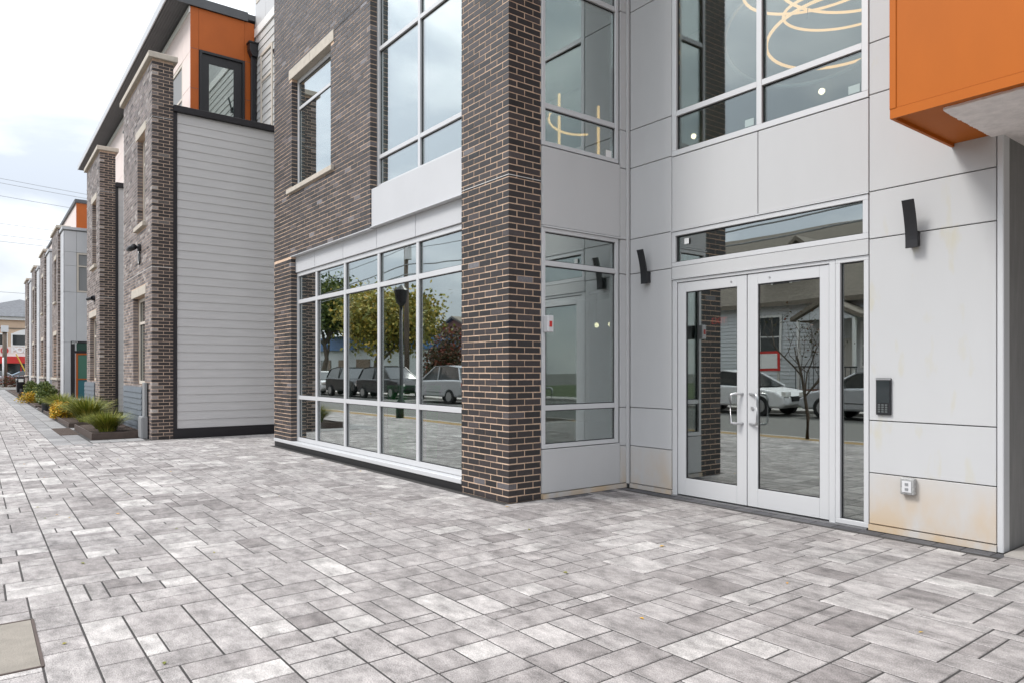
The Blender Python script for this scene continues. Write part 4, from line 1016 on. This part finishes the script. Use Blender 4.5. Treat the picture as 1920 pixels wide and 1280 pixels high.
def car(name, label, paint, loc, rotz, kind='sedan', group=None):
    t = thing(name, label, 'car', loc, group); t.rotation_euler = (0, 0, rotz)
    if kind == 'sedan':
        body = [(-2.25, .42), (-2.3, .75), (-2.15, .98), (-1.5, 1.02), (1.05, .95), (1.9, .82), (2.25, .62), (2.28, .40), (2.1, .28), (-2.05, .28)]
        top = [(-1.75, 1.0), (-1.0, 1.40), (-.2, 1.47), (.45, 1.40), (1.25, .96)]
    else:
        body = [(-2.2, .45), (-2.3, .8), (-2.22, 1.08), (-1.5, 1.1), (1.1, 1.06), (2.0, .95), (2.25, .72), (2.28, .45), (2.1, .32), (-2.05, .32)]
        top = [(-2.15, 1.08), (-1.85, 1.62), (-.9, 1.72), (.2, 1.68), (1.2, 1.06)]
    b = MB(); W = .86
    secs = [(-W, .93, 0), (-W * .93, 1, 0), (W * .93, 1, 0), (W, .93, 0)]
    n = len(body); zc = .65
    rings = []
    for (y, s, _) in secs:
        i = len(b.v); rings.append(i)
        for (x, z) in body: b.v.append((x * (.985 if s < 1 else 1), y, zc + (z - zc) * s)); b.t.append((.5, .5))
    for a, c in zip(rings[:-1], rings[1:]):
        for q in range(n): b.f.append((a + q, a + (q + 1) % n, c + (q + 1) % n, c + q))
    b.f.append(tuple(rings[0] + q for q in range(n))); b.f.append(tuple(rings[-1] + q for q in range(n - 1, -1, -1)))
    bevel(b.build('body', M[paint], t), .05, 2)
    g = MB(); n = len(top); i = len(g.v)
    for (y, k) in ((-.80, 0), (.80, 0)):
        for (x, z) in top:
            f_ = (z - 1.0) / .7; g.v.append((x, y * (1 - .22 * max(0, f_)), z)); g.t.append((.5, .5))
    g.f.append(tuple(range(n))); g.f.append(tuple(range(2 * n - 1, n - 1, -1)))
    for q in range(n): g.f.append((q, n + q, n + (q + 1) % n, (q + 1) % n))
    g.build('glasshouse', M['darkglass'], t)
    rfm = MB(); tp_ = top[1:-1]
    rfm.prism([(x, z + .005) for x, z in tp_] + [(x, z + .035) for x, z in reversed(tp_)], 'y', -.66, .66); rfm.build('roof_panel', M[paint], t)
    for s in (-1, 1):
        for (p, q) in ((top[0], top[1]), (top[-1], top[-2])):
            yy = lambda z: s * .815 * (1 - .22 * max(0, (z - 1.0) / .7))
            MB().tube([(p[0], yy(p[1]), p[1]), (q[0], yy(q[1]), q[1])], .035, 6).build('pillar', M[paint], t)
        MB().tube([(-.35, s * .81, 1.03), (-.3, s * .69, top[2][1] - .04)], .03, 6).build('pillar', M[paint], t)
        for x in (-1.4, 1.4):
            w = MB().cyl((x, s * .70, .33), .33, s * .2, 'y', 22).build('wheel', M['rubber'], t); MB().cyl((x, s * .88, .33), .21, s * .03, 'y', 14).build('rim', M['chrome'], w)
        MB().box(2.12, 2.27, s * .5, s * .8, .66, .80).build('headlight', M['lampglass'], t); MB().box(-2.3, -2.2, s * .5, s * .82, .78, .95).build('tail_light', M['taillamp'], t)
    MB().box(2.2, 2.30, -.45, .45, .5, .66).build('grille', M['gasket'], t)
    MB().box(-.7, .7, -.87, -.865, .5, .52).build('door_seam', M['gasket'], t)
    return t
car('parked_car', 'pale blue car parked in front of the beige fast food building', 'ptblue', (-86, 4.6, -.11), R(90), 'sedan', 'cars by the fast food building')
car('parked_car', 'silver car parked left of the pale blue one by the fast food building', 'ptsilver', (-86.5, 1.9, -.11), R(95), 'sedan', 'cars by the fast food building')
rb_ = leafball(.85, .85, 1.9, 6000, .06, 21, (.4, .22)).build('round_bush', M['leaf_g'], tone=True); rb_.location = (-70, .55, 0); tag(rb_, 'rounded dark green evergreen bush at the left end of the street', 'bush')
hg = leafball(1.2, 3.2, .8, 6000, .06, 22, (.7, .25)).build('hedge', M['leaf_r'], tone=True); hg.location = (-80, 4.4, -.1); tag(hg, 'low reddish hedge in front of the parked cars', 'hedge')
up_ = thing('utility_pole', 'brown wooden utility pole at the far left by the fast food building', 'utility pole', (-80, .35, 0))
put(MB().tube([(-80, 2.22, -.1), (-80, 2.22, 5.2)], [.19, .17], 12).build('pole', M['pole'], smooth=True), up_)
put(MB().tube([(-79.75, 2.1, -.1), (-79.75, 2.1, 2.6)], .07, 10).build('conduit', M['boxgrey'], smooth=True), up_)
put(MB().box(-80.3, -79.7, 1.95, 2.5, 4.9, 5.5).build('transformer', M['boxgrey']), up_)
gw = thing('guy_wire_guard', 'slanting yellow guy wire guard beside the fast food building', 'guy wire', (-78, 4, 0))
put(MB().tube([(-78, 4.2, .1), (-78, 3.0, 2.9)], .05, 8).build('guard', M['yellowpaint']), gw)
for i, (y0, z0, z1) in enumerate(((-12, 19.8, 17.6), (-12, 19.4, 17.2), (-12, 18.2, 16.1), (-12, 15.4, 14.1), (-12, 14.2, 13.3), (-12, 13.6, 12.8), (-12, 8.9, 8.5))):
    x = -78.0; pts = []
    for q in range(13):
        t_ = q / 12; pts.append((x, y0 + 34 * t_, z0 + (z1 - z0) * t_ - 1.0 * 4 * t_ * (1 - t_) * .35))
    tag(MB().tube(pts, .018, 5).build('power_line', M['backing']), ['uppermost thin power line crossing the sky at the left', 'second thin power line, just under the uppermost', 'third power line down, above the roof line of the far row', 'fourth power line down, in the middle of the sky gap', 'fifth power line, upper one of a close pair', 'sixth power line, lower one of the close pair', 'lowest power line, just above the grey hip roof'][i], 'power line', 'power lines over the far street')

# ================================================================== ACROSS THE STREET (seen mirrored in the glass)
def gable(t, x0, x1, y0, y1, zw, zr, wall, roof, ridge='x'):
    MB().box(x0, x1, y0, y1, 0, zw).build('wall', M[wall], t)
    o = .4; r = MB()
    if ridge == 'x':
        ym = (y0 + y1) / 2; r.prism([(y0 - o, zw - .15), (ym, zr), (y1 + o, zw - .15), (y1 + o, zw + .05), (ym, zr + .22), (y0 - o, zw + .05)], 'x', x0 - .3, x1 + .3)
        g_ = MB(); g_.prism([(y0, zw), (y1, zw), (ym, zr - .02)], 'x', x0 + .02, x1 - .02); g_.build('gable_wall', M[wall], t)
    else:
        xm = (x0 + x1) / 2; r.prism([(x0 - o, zw - .15), (xm, zr), (x1 + o, zw - .15), (x1 + o, zw + .05), (xm, zr + .22), (x0 - o, zw + .05)], 'y', y0 - .3, y1 + .3)
        g_ = MB(); g_.prism([(x0, zw), (x1, zw), (xm, zr - .02)], 'y', y0 + .02, y1 - .02); g_.build('gable_wall', M[wall], t)
    return r.build('roof', M[roof], t)
def hwin(t, x, y, z, w, h):
    f_ = MB(); f_.box(x - w / 2 - .1, x + w / 2 + .1, y, y + .05, z - .1, z + h + .1); fo = f_.build('window', M['white'], t)
    MB().box(x - w / 2, x + w / 2, y + .051, y + .065, z, z + h / 2 - .03).build('pane', M['darkglass'], fo); MB().box(x - w / 2, x + w / 2, y + .051, y + .065, z + h / 2 + .03, z + h).build('pane', M['darkglass'], fo)
WH = thing('house', 'white clapboard house with brown shingle roof mirrored in the glass doors', 'house')
gable(WH, -26, -12.2, -24, -16.0, 4.3, 8.2, 'hsiding', 'roofbrown')
for i in range(24):
    z = .35 + i * .165; mb = MB(); mb.prism([(-15.965, z), (-15.999, z), (-15.999, z + .16), (-15.988, z + .16)], 'x', -26, -12.2); mb.build('siding_board', M['hsiding'], WH)
hwin(WH, -17.9, -15.96, 2.0, .9, 1.7); hwin(WH, -22.5, -15.96, 1.6, .9, 1.6); hwin(WH, -13.3, -15.96, 1.6, .8, 1.6)
dm = MB(); dm.box(-18.6, -16.9, -18.6, -16.6, 4.8, 6.4); dm.build('dormer', M['hsiding'], WH); hwin(WH, -17.75, -16.6, 5.1, .8, 1.1)
r_ = MB(); r_.prism([(-18.9, 6.3), (-17.75, 7.2), (-16.6, 6.3), (-16.6, 6.45), (-17.75, 7.4), (-18.9, 6.45)], 'y', -19.5, -16.3); r_.build('dormer_roof', M['roofbrown'], WH)
pr_ = MB(); pr_.prism([(-16.0, 3.35), (-14.5, 4.05), (-13.0, 3.35), (-13.0, 3.5), (-14.5, 4.25), (-16.0, 3.5)], 'y', -16, -14.3); pr_.build('porch_roof', M['roofbrown'], WH)
pr_ = MB(); pr_.prism([(-15.8, 3.36), (-14.5, 3.98), (-13.2, 3.36)], 'y', -14.5, -14.42); pr_.build('porch_gable', M['hsiding'], WH)
for x in (-15.7, -13.3): MB().box(x - .05, x + .05, -14.5, -14.40, .6, 3.36).build('porch_post', M['white'], WH)
MB().box(-15.9, -13.1, -15.95, -14.3, 0, .6).build('porch_floor', M['redbrick'], WH)
for i in range(14): MB().box(-15.8 + i * .2, -15.78 + i * .2, -14.37, -14.35, .6, 1.5).build('baluster', M['black'], WH)
MB().box(-15.85, -13.15, -14.38, -14.34, 1.5, 1.55).build('handrail', M['black'], WH)
MB().box(-15.0, -14.0, -15.96, -15.9, .6, 2.7).build('door', M['wood'], WH)
yb = thing('yard_sign', 'red framed board on two posts mirrored in the right glass door', 'yard sign', (-16.6, -13.6, 0))
put(MB().box(-17.2, -16.0, -13.64, -13.6, 1.35, 2.15).build('frame', M['red']), yb); put(MB().box(-17.1, -15.9 - .2, -13.599, -13.59, 1.45, 2.05).build('board', M['white']), yb)
for x in (-17.1, -16.1): put(MB().box(x - .04, x + .04, -13.7, -13.641, -.05, 2.1).build('post', M['wood']), yb)
BH = thing('house', 'red brick house with a low gable roof mirrored in the storefront', 'house')
gable(BH, -71, -56, -46, -32, 4.3, 7.0, 'redbrick', 'roofbrown', 'y'); hwin(BH, -60, -31.96, 1.4, 1.2, 1.6); hwin(BH, -66, -31.96, 1.4, 1.2, 1.6)
SHP = thing('shop_building', 'low white shop with a blue fascia mirrored in the storefront', 'building')
MB().box(-95, -60, -34, -22, 0, 3.6).build('wall', M['hsiding'], SHP); MB().box(-95.3, -59.7, -34.3, -21.6, 3.6, 5.0).build('fascia', M['blueroof'], SHP)
for i in range(5): MB().box(-66 - 5 * i, -63 - 5 * i, -22, -21.95, .6, 2.6).build('window', M['darkglass'], SHP)
CG = 'cars parked across the street'
car('parked_car', 'silver sedan mirrored in the sidelight and right glass door', 'ptsilver', (-9.9, -9.3, -.115), R(180), 'sedan', CG)
car('parked_car', 'white sedan mirrored in the right glass door', 'ptwhite', (-14.9, -9.3, -.115), R(0), 'sedan', CG)
car('parked_car', 'silver minivan mirrored at the right edge of the storefront', 'ptsilver', (-28.6, -9.2, -.115), R(180), 'suv', CG)
car('parked_car', 'black sport utility vehicle mirrored in the middle of the storefront', 'ptdark', (-34.9, -9.3, -.115), R(0), 'suv', CG)
car('parked_car', 'dark hatchback mirrored behind the black vehicle in the storefront', 'ptdark', (-39.7, -9.3, -.115), R(0), 'suv', CG)
car('parked_car', 'white sedan mirrored at the left end of the storefront', 'ptwhite', (-44.6, -9.2, -.115), R(0), 'sedan', CG)

def tree(name, label, loc, h, cr, leaves, leafm, size, seed, trunk_r=.16, bare=.0, group=None, start=.35, ymax=1e9, spread=.6):
    rr = random.Random(seed); t = thing(name, label, 'tree', loc, group); tr = MB(); ends = []
    def limb(p, d, ln, r, lv):
        pts = [p]; q = p.copy(); dd = d.copy()
        for i in range(4):
            if q.y + loc[1] > ymax: dd.y = -abs(dd.y)
            dd = (dd + Vector((rr.gauss(0, .16), rr.gauss(0, .16), .06))).normalized(); q = q + dd * ln / 4; pts.append(q.copy())
        tr.tube(pts, [r * (1 - .13 * i) for i in range(5)], 7 if lv < 2 else 4)
        if lv >= 3: ends.append(q); return
        if lv >= 2: ends.append(q)
        for _ in range(3 if lv else 5):
            f_ = rr.uniform(.55, 1); b_ = pts[min(4, int(f_ * 4))]
            nd = (dd * .55 + Vector((rr.gauss(0, spread), rr.gauss(0, spread), rr.uniform(0, .5)))).normalized(); limb(b_, nd, ln * rr.uniform(.55, .75), r * .48, lv + 1)
    limb(Vector((0, 0, 0)), Vector((0, 0, 1)), h * start * 1.3, trunk_r, 0)
    tr.build('trunk', M['bark'], t, smooth=True)
    zmax = max(e.z for e in ends); sc = (h - cr * .25) / zmax
    lf = MB()
    for _ in range(leaves):
        e = rr.choice(ends); d = Vector((rr.gauss(0, 1), rr.gauss(0, 1), rr.gauss(0, .8))) * cr * .17
        c = Vector(e) + d; u = Vector((rr.gauss(0, 1), rr.gauss(0, 1), rr.gauss(0, 1))).normalized(); v = u.cross(Vector((rr.gauss(0, 1), rr.gauss(0, 1), rr.gauss(0, 1)))).normalized()
        s = size * rr.uniform(.6, 1.3); lf.tn = (min(1, max(0, rr.gauss(.5, .25))), rr.random()); lf.quad(c - u * s, c - v * s * .6, c + u * s, c + v * s * .6)
    lf.build('crown', M[leafm], t, tone=True)
    return t
tree('street_tree', 'slender nearly bare street tree with reddish leaves mirrored in the right glass door', (-7.6, -1.05, 0), 3.7, .8, 170, 'leaf_r', .03, 31, .04, ymax=-.55, spread=.4)
tree('maple_tree', 'broad yellow green maple mirrored in the middle of the storefront', (-52, -17.0, 0), 10.0, 5.6, 22000, 'leaf_y', .18, 33, .3)
tree('shade_tree', 'green leafy tree mirrored at the left of the storefront', (-66.5, -18.5, 0), 12.5, 5.2, 14000, 'leaf_g', .19, 35, .3)
tree('maple_tree', 'orange tinged tree behind the red brick house, mirrored in the storefront', (-66, -54, 0), 10, 4, 6000, 'leaf_y', .2, 37, .3)
hb_ = leafball(2.6, 1.4, 3.2, 8000, .1, 41, (.6, .28)).build('tall_shrubs', M['leaf_r'], tone=True); hb_.location = (-36.6, -13.8, 0); tag(hb_, 'tall red and green shrubs mirrored right of centre in the storefront', 'shrub')
def pole(x, y, h, label, lamp):
    t = thing('utility_pole', label, 'utility pole', (x, y, 0))
    MB().tube([(0, 0, -.1), (0, 0, h)], [.17, .12], 12).build('pole', M['pole'], t, smooth=True)
    MB().box(-.07, .07, -1.2, 1.2, h - 1.0, h - .86).build('crossarm', M['pole'], t); MB().cyl((.25, 0, h - 2.6), .22, .9, 'z', 14).build('transformer', M['boxgrey'], t)
    return t
pole(-37.2, -11.4, 10.5, 'wooden utility pole with transformer mirrored in the storefront', True)
pole(-2.0, -11.4, 10.5, 'wooden utility pole across the street opposite the entrance', True)
pole(-74.0, -11.4, 10.5, 'wooden utility pole across the street at the far left', True)
sl = thing('street_lamp', 'black street lamp post with a lantern head mirrored in the storefront', 'street lamp', (-18.0, -.75, 0))
MB().tube([(0, 0, 0), (0, 0, .5), (0, 0, .55), (0, 0, 3.2)], [.11, .11, .06, .05], 14).build('post', M['black'], sl, smooth=True)
MB().tube([(0, 0, 3.2), (0, 0, 3.3), (0, 0, 3.65), (0, 0, 3.8)], [.06, .15, .2, .03], 14).build('lantern', M['black'], sl, smooth=False)
k_ = 0
for (yo, z) in ((-10.3, 9.6), (-11.4, 9.6), (-12.5, 9.6), (-11.3, 8.6), (-11.3, 7.6), (-11.2, 7.0)):
    pts = []
    for x0, x1 in ((-74, -37.2), (-37.2, -2)):
        for q in range(9):
            t_ = q / 9; pts.append((x0 + (x1 - x0) * t_, yo, z - 4 * t_ * (1 - t_) * .7))
    pts.append((-2, yo, z)); pts.append((30, yo, z - .1))
    tag(MB().tube(pts, .02 if k_ < 4 else .035, 5).build('power_line', M['backing']), ['nearest of the three top wires across the street', 'middle wire of the three at the pole tops across the street', 'farthest of the three top wires across the street', 'thin wire just below the crossarms across the street', 'thick upper cable on the poles across the street', 'thick lowest cable on the poles across the street'][k_], 'power line', 'overhead wires across the street'); k_ += 1
